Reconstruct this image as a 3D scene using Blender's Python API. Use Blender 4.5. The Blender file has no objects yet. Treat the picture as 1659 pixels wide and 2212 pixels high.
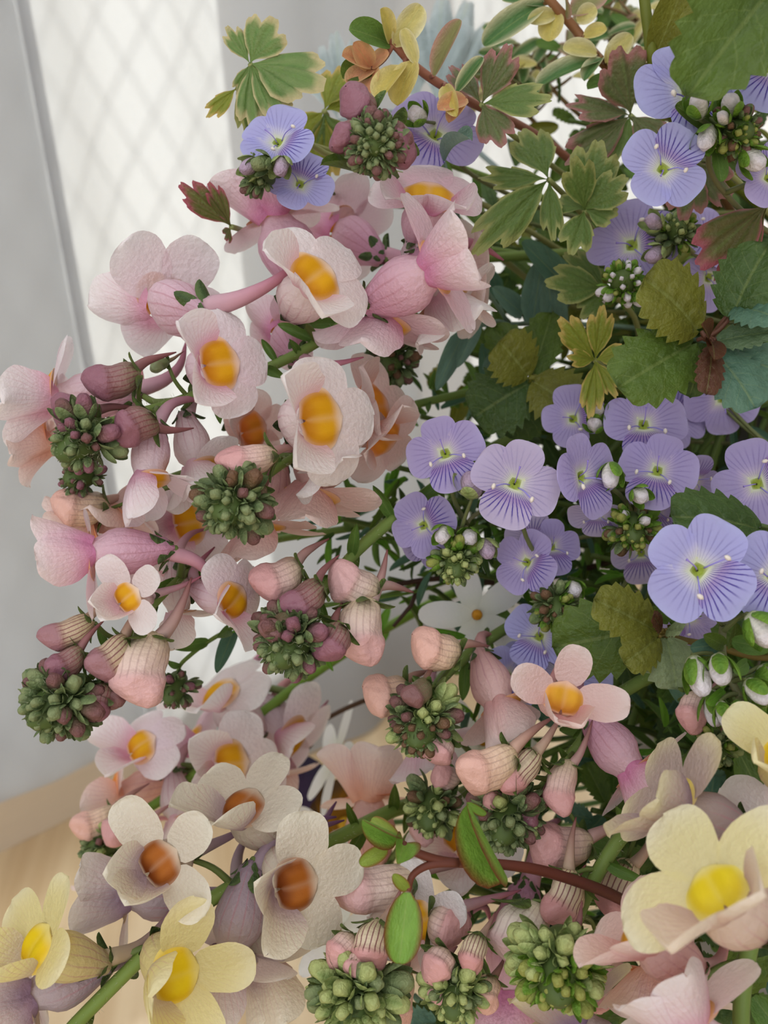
import bpy, math, random
import numpy as np
from mathutils import Vector, Matrix
from mathutils.kdtree import KDTree

# ------------------------------------------------------------------ camera
W, H, F = 1659.0, 2212.0, 2000.0            # picture size and focal length in pixels
HC, PITCH, ROLL = 0.30, math.radians(12), math.radians(-4.2)
scene = bpy.context.scene
col = scene.collection
CAM = Vector((0, 0, HC))
_f = Vector((0, math.cos(PITCH), -math.sin(PITCH)))
_r = Vector((1, 0, 0))
_u = _r.cross(_f)
CR = _r * math.cos(ROLL) + _u * math.sin(ROLL)
CU = _u * math.cos(ROLL) - _r * math.sin(ROLL)
CB = -_f
cam = bpy.data.cameras.new('camera')
cam.sensor_fit = 'VERTICAL'
cam.sensor_height = 36
cam.lens = F / H * 36
cam.clip_start = 0.005
cam.clip_end = 100
cam.dof.use_dof = True
cam.dof.focus_distance = 0.152
cam.dof.aperture_fstop = cam.lens / 1.35
camo = bpy.data.objects.new('camera', cam)
col.objects.link(camo)
camo.matrix_world = Matrix(((CR.x, CU.x, CB.x, CAM.x), (CR.y, CU.y, CB.y, CAM.y), (CR.z, CU.z, CB.z, CAM.z), (0, 0, 0, 1)))
scene.camera = camo

# ------------------------------------------------------------------ light
world = bpy.data.worlds.new('world')
scene.world = world
world.use_nodes = True
bg = world.node_tree.nodes['Background']
bg.inputs[0].default_value = (0.96, 0.975, 1.0, 1)
bg.inputs[1].default_value = 1.0
sun = bpy.data.lights.new('sun_offscreen', 'SUN')            # daylight behind the window
sun.energy = 2.6
sun.angle = math.radians(4.0)
sun.color = (1.0, 0.96, 0.90)
suno = bpy.data.objects.new('sun_offscreen', sun)
col.objects.link(suno)
suno.rotation_euler = Vector((0.42, -0.78, -0.46)).to_track_quat('-Z', 'Y').to_euler()
vs = scene.view_settings
vs.view_transform = 'Standard'
vs.look = 'None'
vs.gamma = 1
vs.use_curve_mapping = False
vs.exposure = 0.74
scene.cycles.max_bounces = 5
scene.cycles.diffuse_bounces = 3
scene.cycles.use_adaptive_sampling = True
scene.cycles.adaptive_threshold = 0.05
scene.cycles.transparent_max_bounces = 12
scene.cycles.use_denoising = True

# ------------------------------------------------------------------ helpers
def P(x, y, d):
    return CAM + CR * ((x - W / 2) / F * d) - CU * ((y - H / 2) / F * d) - CB * d

def D(v):
    return (CR * v[0] + CU * v[1] + CB * v[2]).normalized()

def floor_at(x, y):
    a = P(x, y, 1.0) - CAM
    return CAM + a * (-HC / a.z)

def S(c):
    out = []
    for k in c[:3]:
        k = k / 255.0
        out.append(k / 12.92 if k <= 0.04045 else ((k + 0.055) / 1.055) ** 2.4)
    return tuple(out)

def mix(a, b, t):
    t = 0 if t < 0 else (1 if t > 1 else t)
    return tuple(a[i] + (b[i] - a[i]) * t for i in range(3))

def sm(a, b, x):
    t = (x - a) / (b - a)
    t = 0 if t < 0 else (1 if t > 1 else t)
    return t * t * (3 - 2 * t)

class G:
    """collects geometry with a pigment colour and (u, v, vein strength) per vertex"""
    def __init__(self):
        self.v = []; self.f = []; self.c = []; self.p = []
    def grid(self, nu, nv, fn, cf, st=0.0, wrap=False, pf=None):
        b = len(self.v)
        n = nv if wrap else nv + 1
        for i in range(nu + 1):
            t = i / nu
            for j in range(n):
                v = -1 + 2 * j / nv
                self.v.append(tuple(fn(t, v)))
                self.c.append(cf(t, v))
                self.p.append((t, v, st) if pf is None else pf(t, v))
        for i in range(nu):
            for j in range(nv):
                j2 = (j + 1) % n if wrap else j + 1
                self.f.append((b + i * n + j, b + i * n + j2, b + (i + 1) * n + j2, b + (i + 1) * n + j))
    def mesh(self, name):
        me = bpy.data.meshes.new(name)
        me.from_pydata(self.v, [], self.f)
        a = me.attributes.new('Col', 'FLOAT_COLOR', 'POINT')
        flat = []
        for c in self.c: flat += [c[0], c[1], c[2], 1.0]
        a.data.foreach_set('color', flat)
        a = me.attributes.new('pc', 'FLOAT_VECTOR', 'POINT')
        flat = []
        for c in self.p: flat += list(c)
        a.data.foreach_set('vector', flat)
        me.polygons.foreach_set('use_smooth', [True] * len(me.polygons))
        me.update()
        return me

def petal(g, L, wd, base, t, n, sh=(0.6, 0.45), bend=(0, 0), cup=0.0, ruf=0.0, cf=None, st=0.0, nu=10, nv=8, notch=0.0, ph=0.0, lobes=0.0, quilt=0.0, tooth=None, fan=False):
    """petal or leaf: grows from base along t, upper side n"""
    t = Vector(t).normalized(); n = Vector(n)
    n = (n - t * n.dot(t)).normalized()
    s = t.cross(n)
    a, b = sh
    um = a / (a + b); norm = 1.0 / (um ** a * (1 - um) ** b)
    steps = 40
    px = [0.0]; pz = [0.0]
    for k in range(steps):
        th = bend[0] + bend[1] * (k + 0.5) / steps
        px.append(px[-1] + math.cos(th) / steps); pz.append(pz[-1] + math.sin(th) / steps)
    def fn(tt, v):
        u = 0.02 + 0.98 * (math.sin(tt * math.pi / 2) ** 1.0 if tooth is None else tt)
        k = min(steps - 1, int(u * steps)); fr = u * steps - k
        x = (px[k] + (px[k + 1] - px[k]) * fr); z = (pz[k] + (pz[k + 1] - pz[k]) * fr)
        th = bend[0] + bend[1] * u
        hw = wd / 2 * norm * (u ** a) * (max(0.0, 1 - u) ** b)
        ed = 1 + lobes * math.sin(9 * u + 5 * (v > 0) + ph) + lobes * .6 * math.sin(17 * u + ph * 2)
        if tooth is not None:
            fr2 = (u * tooth[0]) % 1.0
            ed *= 1 + tooth[1] * (fr2 - 0.5) * (abs(v) ** 3)
        hw *= ed
        x -= notch * math.exp(-(v / 0.22) ** 2) * sm(0.55, 1, u)
        off = cup * hw * v * v + ruf * L * math.sin(3.2 * v + ph + 4 * u) * u ** 1.5
        if quilt:
            off += quilt * L * (abs(math.sin(math.pi * 5.0 * (u - 0.35 * abs(v)))) - 0.5) * (1 - abs(v) * .5) * min(1, abs(v) * 6) * sm(0, .2, u)
            off -= quilt * L * 1.2 * math.exp(-(v / .12) ** 2)
        nn = n * math.cos(th) - t * math.sin(th)
        return Vector(base) + t * (x * L) + n * (z * L) + s * (v * hw) + nn * off
    def pf(tt, v):                                      # veins fan out from the base
        u = 0.02 + 0.98 * math.sin(tt * math.pi / 2)
        hw = wd / 2 * norm * (u ** a) * (max(0.0, 1 - u) ** b)
        return (u, v * hw / (u * L + 0.10 * L) * 1.25, st)
    g.grid(nu, nv, fn, cf or (lambda u, v: (0.5, 0.5, 0.5)), st, False, pf if fan else None)
    return g

def tube(g, pts, rads, sides=8, cf=None, st=0.0, cap=True):
    n = len(pts); b0 = Vector((0.13, 0.21, 0.97))
    pts = [Vector(p) for p in pts]
    prev = None; rows = []
    for i in range(n):
        d = (pts[min(i + 1, n - 1)] - pts[max(i - 1, 0)]).normalized()
        if prev is None:
            a = d.orthogonal().normalized()
        else:
            a = (prev - d * prev.dot(d)).normalized()
        prev = a
        rows.append((pts[i], a, d.cross(a)))
    base = len(g.v)
    for i, (p, a, c) in enumerate(rows):
        for j in range(sides):
            th = 2 * math.pi * j / sides
            g.v.append(tuple(p + (a * math.cos(th) + c * math.sin(th)) * rads[i]))
            t = i / (n - 1)
            g.c.append(cf(t, th) if cf else (0.5, 0.5, 0.5))
            g.p.append((t, -1 + 2 * abs(j / sides - .5) * 2, st))
    for i in range(n - 1):
        for j in range(sides):
            j2 = (j + 1) % sides
            g.f.append((base + i * sides + j, base + i * sides + j2, base + (i + 1) * sides + j2, base + (i + 1) * sides + j))
    if cap:
        g.f.append(tuple(base + j for j in reversed(range(sides))))
        g.f.append(tuple(base + (n - 1) * sides + j for j in range(sides)))
    return g

def spline(pts, m=6):
    pts = [Vector(p) for p in pts]
    q = [pts[0] * 2 - pts[1]] + pts + [pts[-1] * 2 - pts[-2]]
    out = []
    for i in range(1, len(q) - 2):
        for k in range(m):
            t = k / m
            a, b, c, d = q[i - 1], q[i], q[i + 1], q[i + 2]
            out.append(0.5 * ((2 * b) + (c - a) * t + (2 * a - 5 * b + 4 * c - d) * t * t + (3 * b - a - 3 * c + d) * t ** 3))
    out.append(pts[-1])
    return out

DD = {52:-160,53:104,120:-104,38:8,34:26,31:84,21:-95,8:-5,54:-9,32:44,40:-20,9:32,171:-10,4:97,168:-35,173:-10,169:-31,172:-5,22:56,76:-25,84:30,5:141,447:-5,255:-5,253:8,184:-10,17:-3,20:-15,19:26,29:-10,88:-25,91:49,83:14,97:-5,94:-15,96:-10,26:-87,452:-135,99:52,101:143,102:136,87:16,174:-89,263:-106,93:-25,100:15,108:-100,106:-105,110:52,191:-5,187:8,105:-45,133:14,131:-67,103:220,215:56,98:-27,109:-30,134:145,206:-5,245:8,182:-15,176:9,146:-10,126:16,217:-63,387:-30,272:-10,130:-5,145:8,292:-25,179:40,211:-5,207:8,376:-25,435:43,411:16,383:-22,381:-10,424:24,429:8,421:28,372:-25,380:32,366:-5,418:8,170:-25,37:48,288:-40,289:-85,290:-21,252:8,122:16,213:8,357:-145,51:-37,454:39,241:-79,353:-19,214:11,449:-133,10:4,75:-9,58:-6,42:47,265:-24}                                                   # small depth shifts in tenths of a millimetre that keep neighbours apart
UC = [0]; UNIT = {}
def nud(d):
    UC[0] += 1
    return d + DD.get(UC[0], 0) / 10000.0

WM = {}
def link(name, data, parent=None, M=None, mat=None):
    o = bpy.data.objects.new(name, data)
    col.objects.link(o)
    M = M or Matrix()
    WM[o.name] = M
    if parent is not None:
        o.parent = parent
        o.matrix_basis = WM[parent.name].inverted() @ M
    else:
        o.matrix_basis = M
    if mat is not None and data is not None and not data.materials:
        data.materials.append(mat)
    return o

def tag(o, label, cat, group=None, kind=None):
    o['label'] = label; o['category'] = cat
    if group: o['group'] = group
    if kind: o['kind'] = kind
    return o

def thing(name, loc, label, cat, group=None):
    return tag(link(name, None, None, Matrix.Translation(loc)), label, cat, group)

def frame(pos, z, y, s):
    z = z.normalized(); y = (y - z * y.dot(z))
    y = y.normalized() if y.length > 1e-6 else z.orthogonal().normalized()
    x = y.cross(z)
    if not hasattr(s, '__len__'): s = (s, s, s)
    return Matrix(((x.x * s[0], y.x * s[1], z.x * s[2], pos.x), (x.y * s[0], y.y * s[1], z.y * s[2], pos.y), (x.z * s[0], y.z * s[1], z.z * s[2], pos.z), (0, 0, 0, 1)))

# ------------------------------------------------------------------ materials
def nd(nt, kind, **kw):
    n = nt.nodes.new(kind)
    for k, v in kw.items(): setattr(n, k, v)
    return n

def math_node(nt, op, a, b=None, c=None):
    n = nd(nt, 'ShaderNodeMath', operation=op)
    for i, k in enumerate((a, b, c)):
        if k is None: continue
        if isinstance(k, (int, float)): n.inputs[i].default_value = k
        else: nt.links.new(k, n.inputs[i])
    return n.outputs[0]

def ramp01(nt, x, a, b, kind='SMOOTHSTEP'):
    n = nd(nt, 'ShaderNodeMapRange', interpolation_type=kind)
    nt.links.new(x, n.inputs[0])
    n.inputs[1].default_value = a; n.inputs[2].default_value = b
    n.inputs[3].default_value = 0; n.inputs[4].default_value = 1
    return n.outputs[0]

def mixc(nt, f, a, b, mode='MIX'):
    n = nd(nt, 'ShaderNodeMix', data_type='RGBA', blend_type=mode)
    for s, k in ((0, f), (6, a), (7, b)):
        if isinstance(k, (int, float)): n.inputs[s].default_value = k
        elif isinstance(k, tuple): n.inputs[s].default_value = (k[0], k[1], k[2], 1)
        else: nt.links.new(k, n.inputs[s])
    return n.outputs[2]

def plant_mat(name, trans=0.35, rough=0.5, spec=0.35, vein=None, vn=5.0, vwid=0.14, vfall=(0.55, 0.95), leafvein=0.0, bscale=18.0, bstr=0.25, bdist=0.02, mottle=0.12, tint=(1, 1, 1), sheen=0.0, wob=0.5):
    m = bpy.data.materials.new(name); m.use_nodes = True
    nt = m.node_tree; nt.nodes.clear(); L = nt.links.new
    out = nd(nt, 'ShaderNodeOutputMaterial')
    ca = nd(nt, 'ShaderNodeAttribute', attribute_name='Col')
    pa = nd(nt, 'ShaderNodeAttribute', attribute_name='pc')
    sx = nd(nt, 'ShaderNodeSeparateXYZ'); L(pa.outputs['Vector'], sx.inputs[0])
    u, v, st = sx.outputs[0], sx.outputs[1], sx.outputs[2]
    tc = nd(nt, 'ShaderNodeTexCoord')
    nz = nd(nt, 'ShaderNodeTexNoise'); nz.inputs['Scale'].default_value = bscale; nz.inputs['Detail'].default_value = 4
    L(tc.outputs['Object'], nz.inputs['Vector'])
    nz2 = nd(nt, 'ShaderNodeTexNoise'); nz2.inputs['Scale'].default_value = 3.5; nz2.inputs['Detail'].default_value = 3
    L(tc.outputs['Object'], nz2.inputs['Vector'])
    c = ca.outputs['Color']
    mt = ramp01(nt, nz2.outputs[0], 0.35, 0.65)
    c = mixc(nt, math_node(nt, 'MULTIPLY', mt, mottle), c, tuple(0.55 * k for k in tint), 'MULTIPLY')
    height = nz.outputs[0]
    if vein is not None:
        w = math_node(nt, 'ADD', math_node(nt, 'MULTIPLY', v, vn), math_node(nt, 'MULTIPLY', nz2.outputs[0], wob))
        pp = math_node(nt, 'PINGPONG', w, 0.5)
        ln = math_node(nt, 'SUBTRACT', 1.0, ramp01(nt, pp, 0.02, vwid))
        mk = math_node(nt, 'MULTIPLY', ramp01(nt, u, 0.03, 0.12), math_node(nt, 'SUBTRACT', 1.0, ramp01(nt, math_node(nt, 'ADD', u, math_node(nt, 'MULTIPLY', nz.outputs[0], 0.25)), vfall[0] + .12, vfall[1] + .12)))
        fac = math_node(nt, 'MULTIPLY', math_node(nt, 'MULTIPLY', ln, mk), st)
        c = mixc(nt, fac, c, S(vein))
    if leafvein:
        av = math_node(nt, 'ABSOLUTE', v)
        mid = math_node(nt, 'SUBTRACT', 1.0, ramp01(nt, av, 0.015, 0.07))
        w = math_node(nt, 'MULTIPLY', math_node(nt, 'SUBTRACT', u, math_node(nt, 'MULTIPLY', av, 0.35)), 5.0)
        sd = math_node(nt, 'SUBTRACT', 1.0, ramp01(nt, math_node(nt, 'PINGPONG', w, 0.5), 0.0, 0.06))
        sd = math_node(nt, 'MULTIPLY', sd, 0.55)
        fac = math_node(nt, 'MULTIPLY', math_node(nt, 'MAXIMUM', mid, sd), leafvein)
        fac = math_node(nt, 'MULTIPLY', fac, st)
        c = mixc(nt, fac, c, (0.42, 0.50, 0.16))
    bp = nd(nt, 'ShaderNodeBump'); bp.inputs['Strength'].default_value = bstr; bp.inputs['Distance'].default_value = bdist
    L(height, bp.inputs['Height'])
    pr = nd(nt, 'ShaderNodeBsdfPrincipled')
    L(c, pr.inputs['Base Color']); pr.inputs['Roughness'].default_value = rough
    pr.inputs['Specular IOR Level'].default_value = spec
    if sheen:
        pr.inputs['Sheen Weight'].default_value = sheen; pr.inputs['Sheen Roughness'].default_value = 0.4
    L(bp.outputs[0], pr.inputs['Normal'])
    tr = nd(nt, 'ShaderNodeBsdfTranslucent')
    L(c, tr.inputs[0])
    ms = nd(nt, 'ShaderNodeMixShader'); ms.inputs[0].default_value = trans
    L(pr.outputs[0], ms.inputs[1]); L(tr.outputs[0], ms.inputs[2]); L(ms.outputs[0], out.inputs[0])
    return m

M_PETAL = plant_mat('toadflax_petal', trans=0.42, rough=0.36, spec=0.5, vein=(206, 140, 156), vn=7.5, vwid=0.14, vfall=(0.45, 1.0), bscale=24, bstr=0.22, bdist=0.025, mottle=0.06, tint=(1.5, 1.2, 1.3))
M_SPEED = plant_mat('speedwell_petal', trans=0.35, rough=0.6, spec=0.2, vein=(66, 44, 156), vn=4.0, vwid=0.21, vfall=(0.5, 0.95), bscale=20, bstr=0.12, bdist=0.02, mottle=0.06, tint=(1.3, 1.3, 1.6))
M_LEAF = plant_mat('leaf', trans=0.32, rough=0.42, spec=0.4, leafvein=0.22, bscale=14, bstr=0.25, bdist=0.03, mottle=0.3)
M_STEM = plant_mat('stem', trans=0.05, rough=0.5, spec=0.3, bscale=300, bstr=0.2, bdist=0.0005, mottle=0.25)
M_BUD = plant_mat('bud', trans=0.18, rough=0.38, spec=0.45, vein=(140, 82, 84), vn=10.0, vwid=0.2, vfall=(0.46, 0.58), bscale=14, bstr=0.18, bdist=0.025, mottle=0.10, tint=(1.3, 1.1, 1.1), wob=.35)
M_PALATE = plant_mat('palate', trans=0.25, rough=0.6, spec=0.25, bscale=60, bstr=0.1, bdist=0.006, mottle=0.12, tint=(1.5, 1.2, .6))
M_GREEN = plant_mat('green_bud', trans=0.2, rough=0.5, spec=0.3, bscale=8, bstr=0.3, bdist=0.05, mottle=0.3)

def simple_mat(name, build):
    m = bpy.data.materials.new(name); m.use_nodes = True
    nt = m.node_tree; nt.nodes.clear()
    out = nd(nt, 'ShaderNodeOutputMaterial')
    nt.links.new(build(nt), out.inputs[0])
    return m

def curtain_mat(name, c, tr):
    def b(nt):
        L = nt.links.new
        tc = nd(nt, 'ShaderNodeTexCoord')
        sc = nd(nt, 'ShaderNodeMapping'); sc.inputs['Scale'].default_value = (700, 700, 1500); L(tc.outputs['Object'], sc.inputs[0])
        nz = nd(nt, 'ShaderNodeTexNoise'); nz.inputs['Scale'].default_value = 1.0; L(sc.outputs[0], nz.inputs['Vector'])
        bp = nd(nt, 'ShaderNodeBump'); bp.inputs['Strength'].default_value = 0.3; bp.inputs['Distance'].default_value = 0.0006; L(nz.outputs[0], bp.inputs['Height'])
        d = nd(nt, 'ShaderNodeBsdfDiffuse'); d.inputs[0].default_value = (*c, 1); L(bp.outputs[0], d.inputs['Normal'])
        t = nd(nt, 'ShaderNodeBsdfTranslucent'); t.inputs[0].default_value = (*c, 1); L(bp.outputs[0], t.inputs['Normal'])
        ms = nd(nt, 'ShaderNodeMixShader'); ms.inputs[0].default_value = tr
        L(d.outputs[0], ms.inputs[1]); L(t.outputs[0], ms.inputs[2])
        return ms.outputs[0]
    return simple_mat(name, b)

def wood_mat():
    def b(nt):
        L = nt.links.new
        tc = nd(nt, 'ShaderNodeTexCoord')
        mp = nd(nt, 'ShaderNodeMapping'); mp.inputs['Scale'].default_value = (60, 3, 3); L(tc.outputs['Object'], mp.inputs[0])
        nz = nd(nt, 'ShaderNodeTexNoise'); nz.inputs['Scale'].default_value = 1.0; nz.inputs['Detail'].default_value = 6; L(mp.outputs[0], nz.inputs['Vector'])
        c = mixc(nt, ramp01(nt, nz.outputs[0], 0.3, 0.7), S((214, 182, 138)), S((238, 212, 172)))
        p = nd(nt, 'ShaderNodeBsdfPrincipled'); L(c, p.inputs['Base Color']); p.inputs['Roughness'].default_value = 0.35
        return p.outputs[0]
    return simple_mat('pale_wood', b)

def plain_mat(name, c, rough=0.5, spec=0.5):
    def b(nt):
        nz = nd(nt, 'ShaderNodeTexNoise'); nz.inputs['Scale'].default_value = 40
        cc = mixc(nt, math_node(nt, 'MULTIPLY', nz.outputs[0], 0.25), S(c), tuple(0.7 * k for k in S(c)))
        p = nd(nt, 'ShaderNodeBsdfPrincipled'); nt.links.new(cc, p.inputs['Base Color'])
        p.inputs['Roughness'].default_value = rough; p.inputs['Specular IOR Level'].default_value = spec
        return p.outputs[0]
    return simple_mat(name, b)

def glass_mat():
    def b(nt):
        t = nd(nt, 'ShaderNodeBsdfTransparent'); t.inputs[0].default_value = (0.95, 0.97, 0.96, 1)
        g = nd(nt, 'ShaderNodeBsdfGlossy'); g.inputs['Roughness'].default_value = 0.05
        ms = nd(nt, 'ShaderNodeMixShader'); ms.inputs[0].default_value = 0.06
        nt.links.new(t.outputs[0], ms.inputs[1]); nt.links.new(g.outputs[0], ms.inputs[2])
        return ms.outputs[0]
    return simple_mat('window_glass', b)

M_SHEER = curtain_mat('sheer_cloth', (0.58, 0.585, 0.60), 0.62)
M_WOOD = wood_mat()
M_SHADE_WALL = plain_mat('shade_wall_paint', (200, 198, 196), 0.8, 0.2)
M_FRAME = plain_mat('window_frame_metal', (232, 214, 190), 0.4)
M_WIRE = plain_mat('window_wire', (90, 92, 95), 0.4)
M_GLASS = glass_mat()
M_VASE = plain_mat('grey_glaze', (120, 118, 114), 0.45, 0.3)

# ------------------------------------------------------------------ the room
def box_mesh(name, sx, sy, sz):
    me = bpy.data.meshes.new(name)
    v = [(x * sx / 2, y * sy / 2, z * sz / 2) for x in (-1, 1) for y in (-1, 1) for z in (-1, 1)]
    me.from_pydata(v, [], [(0, 1, 3, 2), (4, 6, 7, 5), (0, 4, 5, 1), (2, 3, 7, 6), (0, 2, 6, 4), (1, 5, 7, 3)])
    me.update()
    return me

WA = floor_at(0, 1940); WB = floor_at(760, 1540)          # two points of the line where curtain meets floor
wdir = (WB - WA).normalized(); wdir.z = 0
wnor = Vector((wdir.y, -wdir.x, 0))                        # towards the room
if wnor.dot(CAM - WA) < 0: wnor = -wnor
wyaw = math.atan2(wdir.y, wdir.x)

flo = link('floor', box_mesh('floor', 3, 3.2, 0.02), None, Matrix.Translation((-0.94, 0.5, -0.0185)), M_WOOD)
flo['kind'] = 'structure'
wlr = link('added_shade_wall', box_mesh('added_shade_wall', 0.04, 3.0, 2.4), None, Matrix.Translation((0.56, 0.5, 1.2)), M_SHADE_WALL)  # added out of view to block light and darken the right side
wlr['kind'] = 'structure'
pm = box_mesh('plank', 0.118, 1.5, 0.008)
Rw = Matrix.Rotation(wyaw - math.pi / 2 + 0.9, 4, 'Z')
for i in range(14):
    o = link('plank', pm, flo, Matrix.Translation(Vector((-0.15, 0.55, -0.0042))) @ Rw @ Matrix.Translation(((i - 7.5) * 0.12, 0, 0)), M_WOOD)

def sheet(name, s0, s1, z0, z1, off, folds, mat, label, hem=0.0, lean=0.0, layers=1):
    """curtain cloth hanging along the wall line from s0 to s1, with pleats"""
    g = G(); n = max(24, int((s1 - s0) / 0.008)); nz_ = 10
    for lay in range(layers):
        base = len(g.v)
        for i in range(n + 1):
            s = s0 + (s1 - s0) * i / n
            w = 0.0
            for (amp, wl, ph) in folds: w += amp * math.sin(2 * math.pi * s / wl + ph)
            for k in range(nz_ + 1):
                z = z0 + (z1 - z0) * k / nz_
                p = WA + wdir * (s - lean * (z - 0.35)) + wnor * (off + w * (1 - 0.15 * k / nz_) - 0.004 * lay)
                g.v.append((p.x, p.y, z)); g.c.append((1, 1, 1)); g.p.append((0, 0, 0))
        for i in range(n):
            for k in range(nz_):
                a = base + i * (nz_ + 1) + k
                g.f.append((a, a + nz_ + 1, a + nz_ + 2, a + 1))
    if hem:                                              # sewn edge, a narrow doubled strip
        for e in (0,):
            b = len(g.v)
            for k in range(nz_ + 1):
                p = Vector(g.v[k])
                for q in (p + wnor * 0.002, p + wnor * 0.002 + wdir * hem):
                    g.v.append(tuple(q)); g.c.append((1, 1, 1)); g.p.append((0, 0, 0))
            for k in range(nz_):
                g.f.append((b + 2 * k, b + 2 * k + 1, b + 2 * k + 3, b + 2 * k + 2))
    o = link(name, g.mesh(name), None, Matrix(), mat)
    return tag(o, label, 'curtain')

def s_at(x, y, off=0.0):
    """distance along the wall line where the view ray through (x, y) meets the curtain plane"""
    a = P(x, y, 1.0) - CAM
    q = WA + wnor * off
    t = (q - CAM).dot(wnor) / a.dot(wnor)
    return (CAM + a * t - WA).dot(wdir)

sL = s_at(45, 20, 0.03)
SR = (0.52 - WA.x) / wdir.x - 0.05
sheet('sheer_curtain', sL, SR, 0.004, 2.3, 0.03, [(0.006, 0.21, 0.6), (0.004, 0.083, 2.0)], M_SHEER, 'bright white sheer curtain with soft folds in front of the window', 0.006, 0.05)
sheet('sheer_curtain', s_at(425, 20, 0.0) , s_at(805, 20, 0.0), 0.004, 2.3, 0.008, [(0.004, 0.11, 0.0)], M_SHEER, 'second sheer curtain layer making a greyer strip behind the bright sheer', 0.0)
_w = 0.006 * math.sin(2 * math.pi * sL / .21 + .6) + 0.004 * math.sin(2 * math.pi * sL / .083 + 2.0)
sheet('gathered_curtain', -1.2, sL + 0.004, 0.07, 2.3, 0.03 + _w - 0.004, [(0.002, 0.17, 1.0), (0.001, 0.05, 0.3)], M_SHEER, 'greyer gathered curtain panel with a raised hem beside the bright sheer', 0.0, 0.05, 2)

wr = link('window_1', box_mesh('window_bottom_rail', SR + 1.3, 0.03, 0.11), None,
          Matrix.Translation(WA + wdir * (SR / 2 - .65) - wnor * 0.06 + Vector((0, 0, 0.055))) @ Matrix.Rotation(wyaw, 4, 'Z'), M_FRAME)
wr['kind'] = 'structure'
for s in (-1.3, 0.42, SR - .03):
    link('window_frame', box_mesh('window_frame', 0.05, 0.03, 2.3), wr, Matrix.Translation(WA + wdir * s - wnor * 0.062 + Vector((0, 0, 1.21))) @ Matrix.Rotation(wyaw, 4, 'Z'), M_FRAME)
for s0, s1 in ((-1.3, 0.42), (0.42, SR - .03)):
    link('window_pane', box_mesh('window_pane', s1 - s0 - 0.05, 0.006, 2.2), wr, Matrix.Translation(WA + wdir * ((s0 + s1) / 2) - wnor * 0.062 + Vector((0, 0, 1.17))) @ Matrix.Rotation(wyaw, 4, 'Z'), M_GLASS)
g = G()
step = 0.028
for sgn in (-1, 1):
    for k in range(-10, int((SR + 1.0) / step) - (25 if sgn > 0 else 0)):
        a = Vector((k * step - 1.0, 0, 0.06)); L_ = 1.1
        p0 = WA + wdir * a.x - wnor * 0.062 + Vector((0, 0, 0.06))
        p1 = p0 + wdir * (sgn * 0.62 * L_) + Vector((0, 0, 1.0 * L_))
        tube(g, [p0, p1], [0.0007, 0.0007], 4, lambda t, th: (0.1, 0.1, 0.1), 0, False)
o = link('window_wire_mesh', g.mesh('window_wire_mesh'), wr, Matrix(), M_WIRE)

# ------------------------------------------------------------------ added vase: fills the shadow gap and takes the stems
VC = P(1800, 800, 0.275)
prof = [(0.0, 0.036), (0.006, 0.040), (0.05, 0.052), (0.12, 0.062), (0.19, 0.060), (0.23, 0.050), (0.262, 0.044), (0.274, 0.047), (0.274, 0.043), (0.255, 0.040), (0.18, 0.054)]
VH = VC.z / 0.274
g = G()
g.grid(len(prof) - 1, 40, lambda t, v: (prof[int(round(t * (len(prof) - 1)))][1] * math.cos(math.pi * v), prof[int(round(t * (len(prof) - 1)))][1] * math.sin(math.pi * v), prof[int(round(t * (len(prof) - 1)))][0] * VH), lambda t, v: (0.2, 0.2, 0.2), 0, True)
g.f.append(tuple(reversed(range(40))))
tag(link('vase', g.mesh('vase'), None, Matrix.Translation((VC.x, VC.y, 0.0)), M_VASE), 'plain grey vase in the shaded heart of the bunch', 'vase')
STEMS = []                                               # points and radii of the stems placed so far
def vase_radius(z):
    z = z / VH
    for (z0, r0), (z1, r1) in zip(prof[:8], prof[1:8]):
        if z0 <= z <= z1: return r0 + (r1 - r0) * (z - z0) / max(1e-6, z1 - z0)
    return 0.0

# ------------------------------------------------------------------ plant generators
rnd = random.Random(7)
CACHE = {}

GREENS = {
    'mid': ((112, 146, 66), (90, 126, 54)), 'dark': ((84, 110, 54), (66, 94, 42)), 'olive': ((128, 130, 46), (112, 114, 36)),
    'teal': ((104, 140, 116), (82, 120, 98)), 'lime': ((138, 170, 66), (112, 148, 48)), 'blue': ((128, 160, 140), (104, 138, 122)),
    'silver': ((172, 188, 190), (150, 168, 172)), 'bright': ((126, 176, 60), (96, 150, 44)), 'brown': ((104, 66, 44), (88, 52, 36)),
    'pale': ((150, 164, 120), (128, 146, 100)), 'deep': ((98, 122, 44), (78, 104, 36)), 'grey': ((108, 132, 96), (86, 112, 76)),
}

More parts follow.
